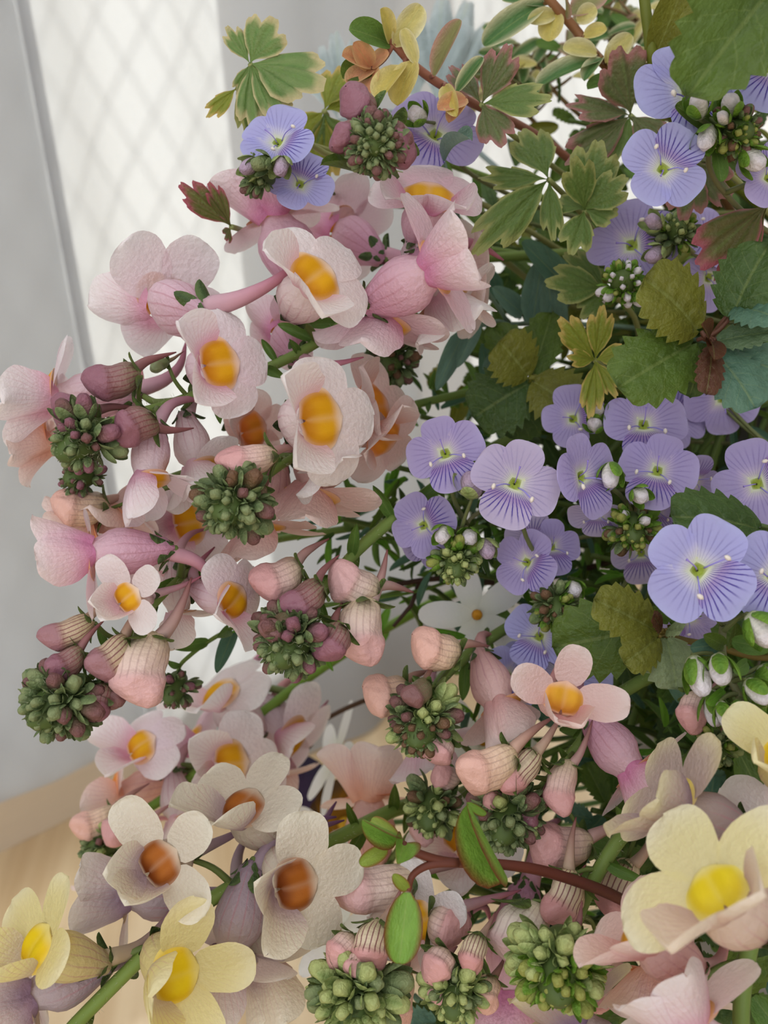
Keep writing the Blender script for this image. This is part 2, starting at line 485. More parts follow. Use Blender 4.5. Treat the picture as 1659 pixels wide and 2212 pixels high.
def leaf_mesh(kind, scheme, seed=0):
    """unit leaf: grows along +Y from the origin, full width 1, upper side +Z"""
    key = ('leaf', kind, scheme, seed)
    if key in CACHE: return CACHE[key]
    r = random.Random(repr(key))
    g = G()
    if kind == 'fan':                                   # lobed columbine leaflet
        fill, rim = {'varie': ((104, 140, 70), (216, 200, 150)), 'rose': ((96, 112, 62), (178, 120, 118)), 'gold': ((128, 142, 40), (206, 178, 100)),
                     'plain': ((96, 124, 56), (170, 172, 104)), 'red': ((96, 106, 44), (186, 92, 110)), 'silver': ((176, 190, 190), (198, 208, 208))}[scheme]
        fill, rim = S(fill), S(rim)
        k1 = r.uniform(-.06, .06); ph = r.uniform(0, 6)
        def R(v):
            x = (v + k1) * 1.55
            big = 1 - 0.17 * (1 - abs(math.cos(x * math.pi * .98))) ** 1.4
            small = 0.05 * abs(math.sin(x * math.pi * 2.9 + ph * .1)) - 0.05 * (abs(math.sin(x * math.pi * 1.0)) ** 14)
            return (big + small) * (1 - 0.20 * abs(v) ** 2.2)
        def fn(t, v):
            th = v * 0.50 * (0.45 + 0.55 * sm(0.0, .6, t)) * math.pi * 0.62
            q = t * R(v) * (1 - .0 * t)
            x = math.sin(th) * q * 0.66; y = math.cos(th * .82) * q
            z = 0.10 * abs(v) * t - 0.16 * t * t + 0.03 * math.sin(v * 9 + ph) * t
            return (x, y, z)
        def cf(t, v):
            e = max(sm(0.80, 0.97, t + r.uniform(-.03, .03)), sm(0.86, 1.0, abs(v)) * sm(.1, .5, t))
            return mix(mix(fill, mix(fill, rim, .35), abs(math.sin(v * 8)) * .35), rim, e * .95)
        g.grid(12, 26, fn, cf, 0.5)
    else:
        if kind == 'serrate': sh, tooth, nu, nv, q, cup = (0.55, 0.42), (9, 0.34), 36, 8, 0.05, 0.15
        elif kind == 'crenate': sh, tooth, nu, nv, q, cup = (0.5, 0.36), (6, 0.28), 30, 8, 0.06, -0.1
        elif kind == 'linear': sh, tooth, nu, nv, q, cup = (0.35, 0.55), None, 8, 4, 0.0, 0.35
        elif kind == 'oval': sh, tooth, nu, nv, q, cup = (0.6, 0.5), None, 12, 6, 0.0, 0.3
        elif kind == 'fold': sh, tooth, nu, nv, q, cup = (0.55, 0.5), None, 12, 8, 0.0, 1.1
        else: sh, tooth, nu, nv, q, cup = (0.7, 0.8), None, 10, 6, 0.0, 0.25
        if scheme in GREENS:
            a, b = S(GREENS[scheme][0]), S(GREENS[scheme][1])
            cf = lambda t, v: mix(b, a, t * .6 + abs(v) * .4)
        else:
            e, m_ = {'cream': ((242, 234, 190), (218, 206, 128)), 'creamgreen': ((234, 228, 186), (86, 128, 70)), 'orange': ((240, 206, 154), (230, 166, 124)),
                     'pinkish': ((206, 160, 148), (150, 148, 96)), 'yellow': ((240, 224, 156), (214, 196, 104)), 'redgreen': ((170, 80, 96), (86, 110, 36)),
                     'vine': ((128, 62, 40), (134, 178, 74)), 'vine2': ((150, 92, 50), (150, 172, 70)), 'bronze': ((160, 112, 88), (110, 116, 66))}[scheme]
            e, m_ = S(e), S(m_)
            k0 = .86 if scheme.startswith('vine') else .45
            cf = lambda t, v: mix(m_, e, max(sm(k0, 1.0, abs(v)), sm(.9, 1, t) * .8))
        bd = (r.uniform(.1, .25), r.uniform(-.7, -.35)) if kind not in ('linear', 'fold') else (0.1, r.uniform(-.4, .1))
        petal(g, 1, 1, (0, 0, 0), (0, 1, 0), (0, 0, 1), sh, bd, cup, 0.02, cf, 1.0, nu, nv, 0, r.uniform(0, 6), 0.0, q, tooth)
    me = g.mesh('leaf'); me.materials.append(M_LEAF)
    CACHE[key] = me
    return me

def leaf(parent, b, t, w, kind='lance', scheme='mid', tilt=0.0, name='leaf', face=1.0, side=0.0):
    """leaf from pixel point b to t (x, y, depth), w pixels wide"""
    pb, pt = P(*b), P(t[0], t[1], nud(t[2])); u_ = UC[0]          # only the tip shifts, the base stays on its stem
    ax = pt - pb; L_ = ax.length
    n = D((side, tilt, face))
    wm = w * b[2] / F
    y = ax.normalized(); z = (n - y * n.dot(y)).normalized(); x = y.cross(z)
    sc = (wm, L_, (wm + L_) * .5)
    M = Matrix(((x.x * sc[0], y.x * sc[1], z.x * sc[2], pb.x), (x.y * sc[0], y.y * sc[1], z.y * sc[2], pb.y), (x.z * sc[0], y.z * sc[1], z.z * sc[2], pb.z), (0, 0, 0, 1)))
    o = link(name, leaf_mesh(kind, scheme, rnd.randint(0, 3)), parent, M)
    UNIT[o.name] = u_
    return o

# ---- toadflax flowers: face +Z, upper lip +Y, face about 1 wide
TF = {   # edge, middle, base (throat), palate, palate rim, spur
    'pink': ((252, 245, 246), (249, 232, 237), (234, 172, 200), (240, 178, 20), (226, 150, 20), (170, 84, 110)),
    'white': ((252, 247, 245), (250, 238, 236), (240, 200, 210), (240, 178, 20), (222, 150, 24), (176, 96, 116)),
    'rose': ((251, 236, 238), (245, 212, 222), (226, 146, 190), (238, 180, 40), (232, 160, 40), (190, 110, 134)),
    'peach': ((251, 234, 228), (248, 216, 208), (243, 188, 162), (246, 160, 50), (240, 140, 60), (196, 118, 124)),
    'salmon': ((250, 228, 222), (245, 210, 204), (234, 180, 176), (240, 180, 50), (230, 160, 60), (170, 96, 96)),
    'brown': ((246, 240, 222), (238, 228, 208), (190, 164, 172), (186, 108, 36), (130, 62, 14), (112, 60, 104)),
    'yellow': ((250, 242, 196), (244, 232, 164), (214, 198, 176), (248, 216, 20), (240, 196, 30), (124, 74, 110)),
    'lemon': ((246, 232, 214), (240, 220, 206), (212, 184, 178), (252, 228, 40), (248, 226, 60), (150, 100, 120)),
    'dusky': ((234, 224, 186), (200, 180, 172), (138, 114, 150), (244, 216, 70), (226, 200, 90), (112, 72, 112)),
    'mauve': ((240, 232, 226), (220, 204, 206), (164, 134, 164), (226, 200, 70), (200, 150, 60), (110, 66, 110)),
}

def toad_parts(scheme, op, seed):
    key = ('toad', scheme, round(op, 1), seed)
    if key in CACHE: return CACHE[key]
    r = random.Random(repr(key))
    E, Md, B, PA, PR, SP = [S(c) for c in TF[scheme]]
    UE = S((252, 248, 216)) if scheme == 'lemon' else E
    UM = S((248, 240, 182)) if scheme == 'lemon' else Md
    parts = []
    # corolla tube
    g = G()
    def fn(t, v):
        a = v * math.pi
        rr = 0.015 + 0.085 * min(1.0, t / .1) ** .5 + 0.13 * sm(0.0, 0.65, t) - (.02 + .10 * op) * sm(.72, 1.0, t) + .012 * math.sin(a * 3)
        z = -0.80 + 0.74 * t; yy = -0.07 * (1 - t) + 0.02
        return (rr * 1.05 * math.sin(a), yy + rr * 0.9 * math.cos(a), z)
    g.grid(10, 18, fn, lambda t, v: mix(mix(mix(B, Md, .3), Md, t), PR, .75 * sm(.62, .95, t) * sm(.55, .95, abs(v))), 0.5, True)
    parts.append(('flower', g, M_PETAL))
    # spur
    g = G()
    e = r.uniform(-.12, .12)
    pts = spline([(0, -0.10, -0.72), (e * .3, -0.26, -0.98), (e, -0.50, -1.12), (e * 1.6, -0.80, -1.16)], 4)
    n = len(pts)
    tube(g, pts, [0.075 * (1 - i / (n - 1)) ** .8 + 0.008 for i in range(n)], 8, lambda t, th: mix(mix(SP, Md, .45), SP, t if math.sin(th * 4) > -.3 else .2))
    parts.append(('spur', g, M_STEM))
    # lower lip, three lobes
    cl = lambda E_, M_, B_: (lambda u, v: mix(mix(B_, M_, sm(0.0, .35, u)), E_, sm(.35, .9, u + abs(v) * .15)))
    for ang, ln, wd in ((-170, .50, .50), (-90, .46, .48), (-10, .50, .50)):
        g = G()
        a = math.radians(ang + r.uniform(-6, 6))
        d = (math.cos(a), math.sin(a), -.1 + .75 * (1 - op))
        petal(g, ln * (1 + .35 * (1 - op)) * r.uniform(.95, 1.08), wd * (0.75 + .25 * op), (math.cos(a) * (.04 + .14 * (1 - op)), math.sin(a) * (.05 + .12 * (1 - op)) - .06 * op, -0.03 - .06 * (1 - op) - .004 * abs(ang + 90) / 80), d, (-math.cos(a) * .2, -math.sin(a) * .2, 1), (.44, .35),
              (0.15, -.55 + .75 * (1 - op)), -.05 + .3 * (1 - op), .022, cl(UE, UM, UM), .10, 10, 12, r.uniform(0, .03), r.uniform(0, 6), .02, fan=True)
        parts.append(('petal', g, M_PETAL))
    # upper lip, two lobes that stand up and lean forward
    for sx in (-1, 1):
        g = G()
        d = (sx * (.2 + .34 * op), .85 - .42 * op, 1.1 + .1 * (1 - op))
        petal(g, .54 * (1 + .25 * (1 - op)) * r.uniform(.95, 1.1), .50, (sx * .09, .14 + .03 * (1 - op), -.10), d, (-sx * .45, -.75, .55), (.40, .38), (.10, .5 - 1.1 * op + .9 * (1 - op)), .62,
              .04, cl(E, Md, B), .3, 12, 12, 0.03, r.uniform(0, 6), .045, fan=True)
        parts.append(('petal', g, M_PETAL))
    # palate, a two humped cushion
    g = G()
    def fp(t, v):
        y = .14 - .34 * t
        wv = math.sqrt(max(0.0, 1 - (2 * t - 1) ** 2))
        hump = (0.5 + .5 * math.cos(v * math.pi * 2 + math.pi))
        hh = (1 - v * v) * .5 + .5 * hump * (1 - v ** 4)
        z = .0 + .08 * wv ** .8 * hh * (0.75 + .25 * math.cos((2 * t - .6) * 2))
        pk = .8 if scheme == 'lemon' else 1.0
        return (.265 * v * (wv ** .75 * .92 + .08) * pk, y * pk - .03 + .05 * v * v, z * pk - .03)
    g.grid(18, 24, fp, lambda t, v: mix(mix(mix(PA, PR, max(sm(.4, .0, t), sm(.3, .8, abs(v)) * .6)), mix(PA, UM, .3), math.exp(-(v / .10) ** 2) * .45), mix(UM, PA, .25), max(sm(.62, .98, t), sm(.68, 1.0, abs(v)) * .7)), 0)
    parts.append(('palate', g, M_PALATE))
    # sepals
    gr, gd = S((92, 112, 60)), S((68, 90, 52))
    for k in range(5):
        g = G()
        a = 2 * math.pi * (k + .25) / 5 + r.uniform(-.2, .2)
        petal(g, r.uniform(.22, .28), .11, (math.cos(a) * .06, math.sin(a) * .06 - .06, -.80), (math.cos(a) * .45, math.sin(a) * .45, 1), (math.cos(a), math.sin(a), -.4), (.7, .6), (.1, .35), -.5, 0,
              lambda u, v: mix(gd, gr, abs(v)), 0, 6, 4)
        parts.append(('sepal', g, M_GREEN))
    out = []
    for nme, g, m in parts:
        me = g.mesh('toadflax_' + nme); me.materials.append(m); out.append((nme, me))
    CACHE[key] = out
    return out

def toad_flower(root, path, x, y, d, size, f, up, scheme='pink', op=1.0, seed=None):
    if seed is None: seed = rnd.randint(0, 2)
    if not hasattr(up, '__len__'): up = (math.cos(math.radians(up)), math.sin(math.radians(up)), 0.0)
    d = nud(d); u_ = UC[0]
    s = size * d / F
    M = frame(P(x, y, d), D(f), D(up), s)
    fl = None
    for nme, me in toad_parts(scheme, op, seed):
        if fl is None: fl = link('flower', me, root, M); UNIT[fl.name] = u_
        else: link(nme, me, fl, M)
    pb = M @ Vector((0, -.05, -.80))
    near = min(path, key=lambda q: (q - pb).length)
    i = max(0, path.index(near) - 2)
    stub(root, pb, path[i], 0.035 * s)
    return fl

def stub(root, pb, q, r0, name='pedicel', c=((110, 128, 66), (104, 120, 60))):
    g = G()
    ln = (q - pb).length
    if ln < 1e-5: return
    mid = (pb + q) / 2 + (q - pb).orthogonal().normalized() * ln * .08
    a, b = S(c[0]), S(c[1])
    tube(g, [p - pb for p in spline([pb, mid, q], 4)], [r0 * .8 + r0 * .4 * k / 8 for k in range(9)], 6, lambda t, th: mix(a, b, t))
    link(name, g.mesh(name), root, Matrix.Translation(pb), M_STEM)

# ---- toadflax buds: base at origin, tip +Z
BS = {   # tip, body, base
    'mauve': ((154, 102, 116), (158, 118, 116), (138, 136, 92)), 'pink': ((236, 188, 186), (242, 214, 202), (222, 206, 166)),
    'stripe': ((170, 122, 128), (214, 190, 160), (188, 176, 130)), 'stripe2': ((220, 160, 158), (232, 212, 182), (208, 196, 150)), 'peach': ((240, 190, 174), (244, 208, 182), (226, 208, 166)),
    'rosy': ((228, 172, 170), (238, 202, 192), (208, 194, 152)), 'white': ((236, 200, 198), (244, 226, 216), (222, 216, 180)),
    'green': ((146, 158, 110), (122, 140, 90), (106, 124, 76)), 'lime': ((190, 200, 130), (170, 184, 110), (148, 166, 92)), 'dusk': ((136, 94, 92), (122, 108, 82), (104, 114, 70)),
    'brown': ((126, 94, 70), (112, 98, 64), (100, 104, 60)), 'wh': ((240, 232, 238), (232, 226, 214), (150, 170, 84)), 'ygreen': ((168, 172, 90), (140, 156, 70), (112, 138, 56)),
    'lilac': ((196, 172, 196), (206, 186, 200), (150, 160, 110)),
}

def bud_parts(kind, scheme, seed):
    key = ('bud', kind, scheme, seed)
    if key in CACHE: return CACHE[key]
    r = random.Random(repr(key))
    T, Bo, Ba = [S(c) for c in BS[scheme]]
    out = []
    if kind == 'big':
        prof = [(0, .05), (.05, .12), (.18, .185), (.36, .21), (.50, .20), (.57, .205), (.64, .222), (.72, .218), (.80, .19), (.87, .155), (.93, .11), (.97, .065), (1.0, .01)]
        stv = 1.0 if scheme in ('stripe', 'stripe2', 'mauve') else .3
        def fn(t, v):
            k = t * (len(prof) - 1); i = min(len(prof) - 2, int(k)); fr = k - i
            z = prof[i][0] + (prof[i + 1][0] - prof[i][0]) * fr; rr = prof[i][1] + (prof[i + 1][1] - prof[i][1]) * fr
            a = v * math.pi
            notch = 1 - .24 * sm(.6, .8, z) * math.exp(-((abs(v) - .5) / .12) ** 2)
            rr *= notch * (1 + .05 * math.sin(a * 5 + z * 9 + seed))
            return (rr * .92 * math.sin(a), rr * 1.1 * math.cos(a) + .10 * math.sin(z * 2.6) - .05 - .05 * sm(.7, 1, z), z)
        g = G(); g.grid(22, 28, fn, lambda t, v: mix(mix(Ba, Bo, sm(0, .35, t)), T, sm(.34, .56, t)), stv, True)
        for q in g.p[-0:]: pass
        me = g.mesh('bud'); me.materials.append(M_BUD); out.append(('bud', me))
        g = G(); pts = spline([(0, -.12, .06), (0, -.22, -.16), (.03, -.30, -.45), (.05, -.36, -.75)], 4); n = len(pts)
        sp = S((140, 84, 84))
        tube(g, pts, [.075 * (1 - i / (n - 1)) ** .9 + .008 for i in range(n)], 7, lambda t, th: mix(mix(Bo, sp, .4), sp, t))
        me = g.mesh('spur'); me.materials.append(M_STEM); out.append(('spur', me))
        gr, gd = S((112, 132, 66)), S((78, 102, 54))
        for k in range(4):
            g = G(); a = 2 * math.pi * (k + .3) / 4 + r.uniform(-.3, .3)
            petal(g, r.uniform(.28, .38), .17, (math.cos(a) * .06, math.sin(a) * .06, -.01), (math.cos(a) * .75, math.sin(a) * .75, 1), (math.cos(a), math.sin(a), -.5), (.7, .6), (.1, .5), -.5, 0, lambda u, v: mix(gd, gr, abs(v)), 0, 6, 4)
            me = g.mesh('sepal'); me.materials.append(M_GREEN); out.append(('sepal', me))
    else:
        def fn(t, v):
            a = v * math.pi; th = t * math.pi
            rr = .27 * math.sin(th) ** .8 * (1 + .12 * math.cos(a * 4))
            return (rr * math.sin(a), rr * math.cos(a), .5 - .5 * math.cos(th))
        g = G(); g.grid(9, 14, fn, lambda t, v: mix(mix(Ba, Bo, sm(0, .4, t)), T, sm(.4, .8, t)), 0, True)
        me = g.mesh('bud'); me.materials.append(M_GREEN); out.append(('bud', me))
        gr, gd = S((184, 196, 130)), S((124, 148, 80))
        if scheme in ('dusk', 'mauve', 'brown', 'green'): gr, gd = S((142, 158, 108)), S((84, 106, 64))
        if scheme in ('wh', 'ygreen'): gr, gd = S((128, 164, 58)), S((88, 132, 40))
        g = G()
        for k in range(4):
            a = 2 * math.pi * (k + .2) / 4 + r.uniform(-.2, .2)
            petal(g, r.uniform(.9, 1.1), .42, (math.cos(a) * .05, math.sin(a) * .05, 0), (math.cos(a) * .95, math.sin(a) * .95, 1), (math.cos(a), math.sin(a), -.6), (.6, .55), (.30, -1.25), -.45, 0, lambda u, v: mix(gd, gr, abs(v) * .7 + u * .3), 0, 7, 4)
        me = g.mesh('calyx'); me.materials.append(M_GREEN); out.append(('calyx', me))
    CACHE[key] = out
    return out

def put_bud(root, pos, axis, length, width, kind='small', scheme='green', yref=None, seed=None):
    if seed is None: seed = rnd.randint(0, 2)
    M = frame(pos, axis, yref if yref is not None else D((rnd.uniform(-1, 1), rnd.uniform(-1, 1), .8)), (width, width, length))
    b = None
    for nme, me in bud_parts(kind, scheme, seed):
        if b is None: b = link('bud', me, root, M)
        else: link(nme, me, b, M)
    return b

def big_bud(root, path, b, t, d, w, scheme='mauve', d2=None, yref=None):
    dn = nud(d); d2 = (d2 or d - .004) + dn - d; d = dn; u_ = UC[0]
    pb, pt = P(b[0], b[1], d), P(t[0], t[1], d2)
    ax = pt - pb
    wm = w * d / F / .48
    tan = (path[-1] - path[max(0, len(path) - 8)]).normalized()
    UNIT[put_bud(root, pb, ax, ax.length, wm, 'big', scheme, yref if yref is not None else tan).name] = u_
    near = min(path, key=lambda q: (q - pb).length)
    stub(root, pb, path[max(0, path.index(near) - 1)], .0004)

def cluster(root, x, y, d, rad, axis, n=30, schemes=('green', 'green', 'dusk'), elong=1.25, size=.7, kind='small'):
    n = int(n * 1.3); size *= .86; d = nud(d); u_ = UC[0]
    c = P(x, y, d); A = D(axis); R = rad * .92 * d / F
    e1 = A.orthogonal().normalized(); e2 = A.cross(e1)
    g = G(); cg = S((92, 112, 58))
    g.grid(8, 12, lambda t, v: tuple(A * (-math.cos(t * math.pi)) * R * .85 * elong + (e1 * math.cos(v * math.pi) + e2 * math.sin(v * math.pi)) * math.sin(t * math.pi) * R * .62), lambda t, v: cg, 0, True)
    UNIT[link('bud_head_core', g.mesh('bud_head_core'), root, Matrix.Translation(c), M_GREEN).name] = u_
    for k in range(n):
        t = (k + .5) / n
        ph = k * 2.39996
        pol = math.acos(1 - 1.62 * t)                     # from tip back over the dome
        ph += rnd.uniform(-.35, .35); pol += rnd.uniform(-.14, .14)
        o = A * math.cos(pol) * elong + (e1 * math.cos(ph) + e2 * math.sin(ph)) * math.sin(pol)
        dr = (o + A * .35).normalized()
        sz = R * size * (0.62 + .75 * t) * rnd.uniform(.65, 1.25)
        b_ = put_bud(root, c + o * R * .56 * rnd.uniform(.88, 1.08), dr, sz * .95, sz * 1.02, kind, schemes[0] if t < .3 else rnd.choice(schemes), None)
        UNIT[b_.name] = u_

def hairs(root, pts, n, ln, rad):
    g = G(); w = ln * .03; wh = S((206, 206, 176))
    for k in range(n):
        p = rnd.choice(pts); d = Vector((rnd.gauss(0, 1), rnd.gauss(0, 1), rnd.gauss(0, 1))).normalized()
        o = p + d * rad; e = o + d * ln * rnd.uniform(.5, 1); s = d.orthogonal().normalized() * w; q = d.cross(s).normalized() * w
        b = len(g.v)
        for z in (o + s, o - s * .5 + q, o - s * .5 - q, e):
            g.v.append(tuple(z)); g.c.append(wh); g.p.append((0, 0, 0))
        g.f += [(b, b + 1, b + 3), (b + 1, b + 2, b + 3), (b + 2, b, b + 3)]
    h = link('hairs', g.mesh('hairs'), root, Matrix(), M_STEM)
    h['kind'] = 'stuff'

srng = random.Random(5)
SLOTS = [Vector((.038 * math.sqrt((k + .5) / 150) * math.cos(k * 2.39996), .038 * math.sqrt((k + .5) / 150) * math.sin(k * 2.39996), 0)) for k in range(150)]
def stem_path(pts, core=True):
    """a stem from inside the vase, over its rim, through the given picture points; of several hidden courses the freest is taken"""
    w = [P(*p) for p in pts]
    if not core: return spline(w, 7)
    kd = KDTree(len(STEMS))
    for k, q in enumerate(STEMS): kd.insert(q, k)
    kd.balance()
    best = None
    az = w[0] - VC; rise = az.z; az.z = 0; az.normalize()
    want = az * (.034 if rise < 0 else .018)
    free = sorted(SLOTS, key=lambda q: (q - want).length)[:16]
    for attempt in range(32):
        slot = free[attempt // 2]
        lift = (.04 - slot.length) * .55 + srng.uniform(.002, .012)
        head = [VC + slot * .8 + Vector((0, 0, -.03)), VC + slot + Vector((0, 0, lift))]
        if w[0].z < VC.z - .005:
            a = (az * .7 + slot.normalized() * .3).normalized()
            head.append(VC + a * (.062 + lift * .6) + Vector((0, 0, lift - .008)))
        jit = .004 + .0006 * attempt
        mid = (head[-1] + w[0]) / 2 + Vector((srng.gauss(0, jit), srng.gauss(0, jit), srng.gauss(0, jit)))
        path = spline(head + [mid] + w, 7)
        for i in range(11, len(path)):
            q = path[i] - VC; q.z = 0; rr = vase_radius(path[i].z) + .003
            if path[i].z < VC.z + .002 and q.length < rr:
                k = VC + q.normalized() * rr; path[i] = Vector((k.x, k.y, path[i].z))
        A = path + [(path[k] + path[k + 1]) / 2 for k in range(len(path) - 1)]
        hits = sum(1 for q in A if kd.find(q)[2] < .0018) if STEMS else 0
        if best is None or hits < best[0]: best = (hits, path, A, slot)
        if hits == 0: break
    STEMS.extend(best[2]); SLOTS.remove(best[3])
    return best[1]

def stem_mesh(root, path, r0, r1, c0, c1=None, name='stem', sides=8):
    a, b = S(c0), S(c1 or c0); n = len(path); base = path[0]
    g = G()
    tube(g, [p - base for p in path], [r0 + (r1 - r0) * i / (n - 1) for i in range(n)], sides, lambda t, th: mix(a, b, t))
    return link(name, g.mesh(name), root, Matrix.Translation(base), M_STEM)

BRACTS = []
def bracts(root, path, n, ln, i0, scheme='mid'):
    """small narrow leaves along the visible part of a stem"""
    for k in range(n):
        i = int(i0 + (len(path) - 2 - i0) * (k + rnd.random()) / n)
        p = path[i]; tan = (path[i + 1] - p).normalized()
        d = (tan * .6 + Vector((rnd.gauss(0, 1), rnd.gauss(0, 1), rnd.gauss(0, 1))).normalized() * .9).normalized()
        BRACTS.append((root, p, tan, d, ln * rnd.uniform(.6, 1.2), leaf_mesh('lance', scheme, rnd.randint(0, 3))))

def toadflax(label, pts, width, flowers=(), buds=(), heads=(), c=((116, 138, 66), (120, 144, 70)), nb=6, fuzz=0, bscheme='mid'):
    path = stem_path(pts)
    root = thing('toadflax_spike', path[0], label, 'flower', 'toadflax flower spikes')
    r = width / 2 * pts[-2][2] / F
    stem_mesh(root, path, r * 1.15, r * .7, c[0], c[1])
    for f in flowers: toad_flower(root, path, *f)
    for b in buds: big_bud(root, path, *b)
    for h in heads: cluster(root, **h)
    bracts(root, path, nb, .0085, len(path) * .45, bscheme)
    if fuzz:
        i0 = int(len(path) * .55)
        hairs(root, path[i0:], fuzz, .0011, r * .9)
        if heads:
            h = heads[0]; cc = P(h['x'], h['y'], h['d']); R = h['rad'] * h['d'] / F
            hairs(root, [cc + Vector((rnd.gauss(0, 1), rnd.gauss(0, 1), rnd.gauss(0, 1))).normalized() * R * .75 for _ in range(80)], fuzz, .0012, R * .12)
    return root, path

# ---- speedwell: faces +Z, the striped petal at +Y, about 1 across
def speed_parts(seed, tone):
    key = ('speed', seed, tone)
    if key in CACHE: return CACHE[key]
    r = random.Random(repr(key)); out = []
    edge, mid, base = {'blue': ((190, 192, 238), (184, 182, 234), (224, 220, 242)), 'violet': ((192, 180, 224), (182, 168, 216), (212, 196, 226)), 'pale': ((206, 194, 222), (200, 186, 218), (216, 204, 226))}[tone]
    edge, mid, base = S(edge), S(mid), S(base); wht = S((232, 238, 206)); pur = S((142, 84, 176))
    g = G()                                              # throat
    gr, gy = S((160, 178, 64)), S((240, 244, 206))
    g.grid(6, 14, lambda t, v: ((.012 + .11 * t) * math.cos(v * math.pi), (.012 + .11 * t) * math.sin(v * math.pi), -.035 + .055 * t ** .7), lambda t, v: mix(gr, gy, sm(.3, .9, t)), 0, True)
    me = g.mesh('throat'); me.materials.append(M_GREEN); out.append(('flower', me))
    cf = lambda u, v: mix(mix(mix(wht, base, sm(.02, .10, u)), mid, sm(.08, .26, u)), edge, sm(.5, 1, u))
    for ang, ln, wd, st in ((90, .47, .62, 1.0), (188, .47, .56, .30), (-8, .47, .56, .30), (270, .45, .48, .18)):
        g = G(); a = math.radians(ang + r.uniform(-6, 6))
        petal(g, ln * r.uniform(.96, 1.05), wd * r.uniform(.95, 1.05), (math.cos(a) * .055, math.sin(a) * .055, .0 + .006 * (ang == 90)), (math.cos(a), math.sin(a), .28), (-math.cos(a) * .3, -math.sin(a) * .3, 1), (.52, .36),
              (.12, -.5 + r.uniform(-.15, .15)), .10, .014, (lambda u, v: mix(cf(u, v), pur, .55 * sm(.04, .12, u) * sm(.34, .14, u))) if st > .9 else cf, st, 14, 14, 0.0, r.uniform(0, 6), .012, fan=True)
        me = g.mesh('petal'); me.materials.append(M_SPEED); out.append(('petal', me))
    for sx in (-1, 1):
        g = G(); fl_, an = S((150, 140, 214)), S((236, 226, 214))
        pts = spline([(sx * .05, .03, .0), (sx * .12, .06, .10), (sx * .22, .09 + r.uniform(-.05, .05), .16)], 4)
        tube(g, pts, [.008] * len(pts), 5, lambda t, th: fl_)
        e = pts[-1]
        tube(g, [e + Vector((0, -.035, 0)), e + Vector((0, -.02, .004)), e + Vector((0, .012, .006)), e + Vector((0, .035, 0))], [.006, .022, .024, .006], 6, lambda t, th: an)
        me = g.mesh('stamen'); me.materials.append(M_STEM); out.append(('stamen', me))
    g = G(); st_ = S((160, 140, 220)); pts = spline([(0, -.01, -.02), (.01, -.06, .10), (.02, -.17, .17)], 4)
    tube(g, pts, [.007] * (len(pts) - 1) + [.014], 5, lambda t, th: st_)
    me = g.mesh('style'); me.materials.append(M_STEM); out.append(('style', me))
    g = G(); ga, gb = S((110, 140, 58)), S((84, 116, 46))
    for k in range(4):
        a = 2 * math.pi * (k + .5) / 4
        petal(g, .30, .13, (0, 0, -.07), (math.cos(a), math.sin(a), .15), (0, 0, 1), (.6, .6), (0, .2), .1, 0, lambda u, v: mix(gb, ga, u), 0, 6, 4)
    me = g.mesh('calyx'); me.materials.append(M_GREEN); out.append(('calyx', me))
    CACHE[key] = out
    return out

def speed_flower(root, path, x, y, d, size, f, up, tone='blue', sq=1.0):
    if not hasattr(up, '__len__'): up = (math.cos(math.radians(up)), math.sin(math.radians(up)), 0.0)
    d = nud(d); u_ = UC[0]
    s = size * d / F
    M = frame(P(x, y, d), D(f), D(up), s)
    fl = None
    for nme, me in speed_parts(rnd.randint(0, 3), tone):
        if fl is None: fl = link('flower', me, root, M); UNIT[fl.name] = u_
        else: link(nme, me, fl, M)
    pb = M @ Vector((0, 0, -.07))
    near = min(path, key=lambda q: (q - pb).length)
    stub(root, pb, near, .00042, 'pedicel', ((104, 112, 66), (112, 120, 74)))

def speedwell(label, pts, flowers=(), heads=(), wbuds=(), width=11, leaves=()):
    path = stem_path(pts)
    root = thing('speedwell_sprig', path[0], label, 'flower', 'speedwell sprigs')
    r = width / 2 * pts[-1][2] / F
    stem_mesh(root, path, r * 1.4, r, (100, 112, 62), (126, 124, 88))
    for f in flowers: speed_flower(root, path, *f)
    for h in heads: cluster(root, **h)
    for (b, t, d, w, sch) in wbuds:
        d = nud(d); u_ = UC[0]
        pb, pt = P(b[0], b[1], d), P(t[0], t[1], d - .003); ax = pt - pb
        UNIT[put_bud(root, pb, ax, ax.length, w * d / F / .58, 'small', sch).name] = u_
        near = min(path, key=lambda q: (q - pb).length)
        stub(root, pb, near, .00038, 'pedicel', ((110, 118, 70), (116, 124, 78)))
    for l in leaves: leaf(root, *l)
    return root, path

def sprig(name, label, pts, width, c0, leaves, c1=None, cat='leaves', group=None, core=True):
    path = stem_path(pts, core)
    root = thing(name, path[0], label, cat, group)
    r = width / 2 * pts[-1][2] / F
    stem_mesh(root, path, r * 1.2, r * .8, c0, c1)
    for l in leaves:
        leaf(root, *l)
        pb = P(*l[0]); near = min(path, key=lambda q: (q - pb).length)
        if (near - pb).length > r * 1.5: stub(root, pb, near, max(r * .4, .0004), 'petiole', (c0, c1 or c0))
    return root, path
# ------------------------------------------------------------------ toadflax spikes
def hd(x, y, d, rad, axis, n=30, schemes=('green', 'green', 'dusk'), elong=1.25, size=.8, kind='small'):
    return dict(x=x, y=y, d=d, rad=rad, axis=axis, n=n, schemes=schemes, elong=elong, size=size, kind=kind)

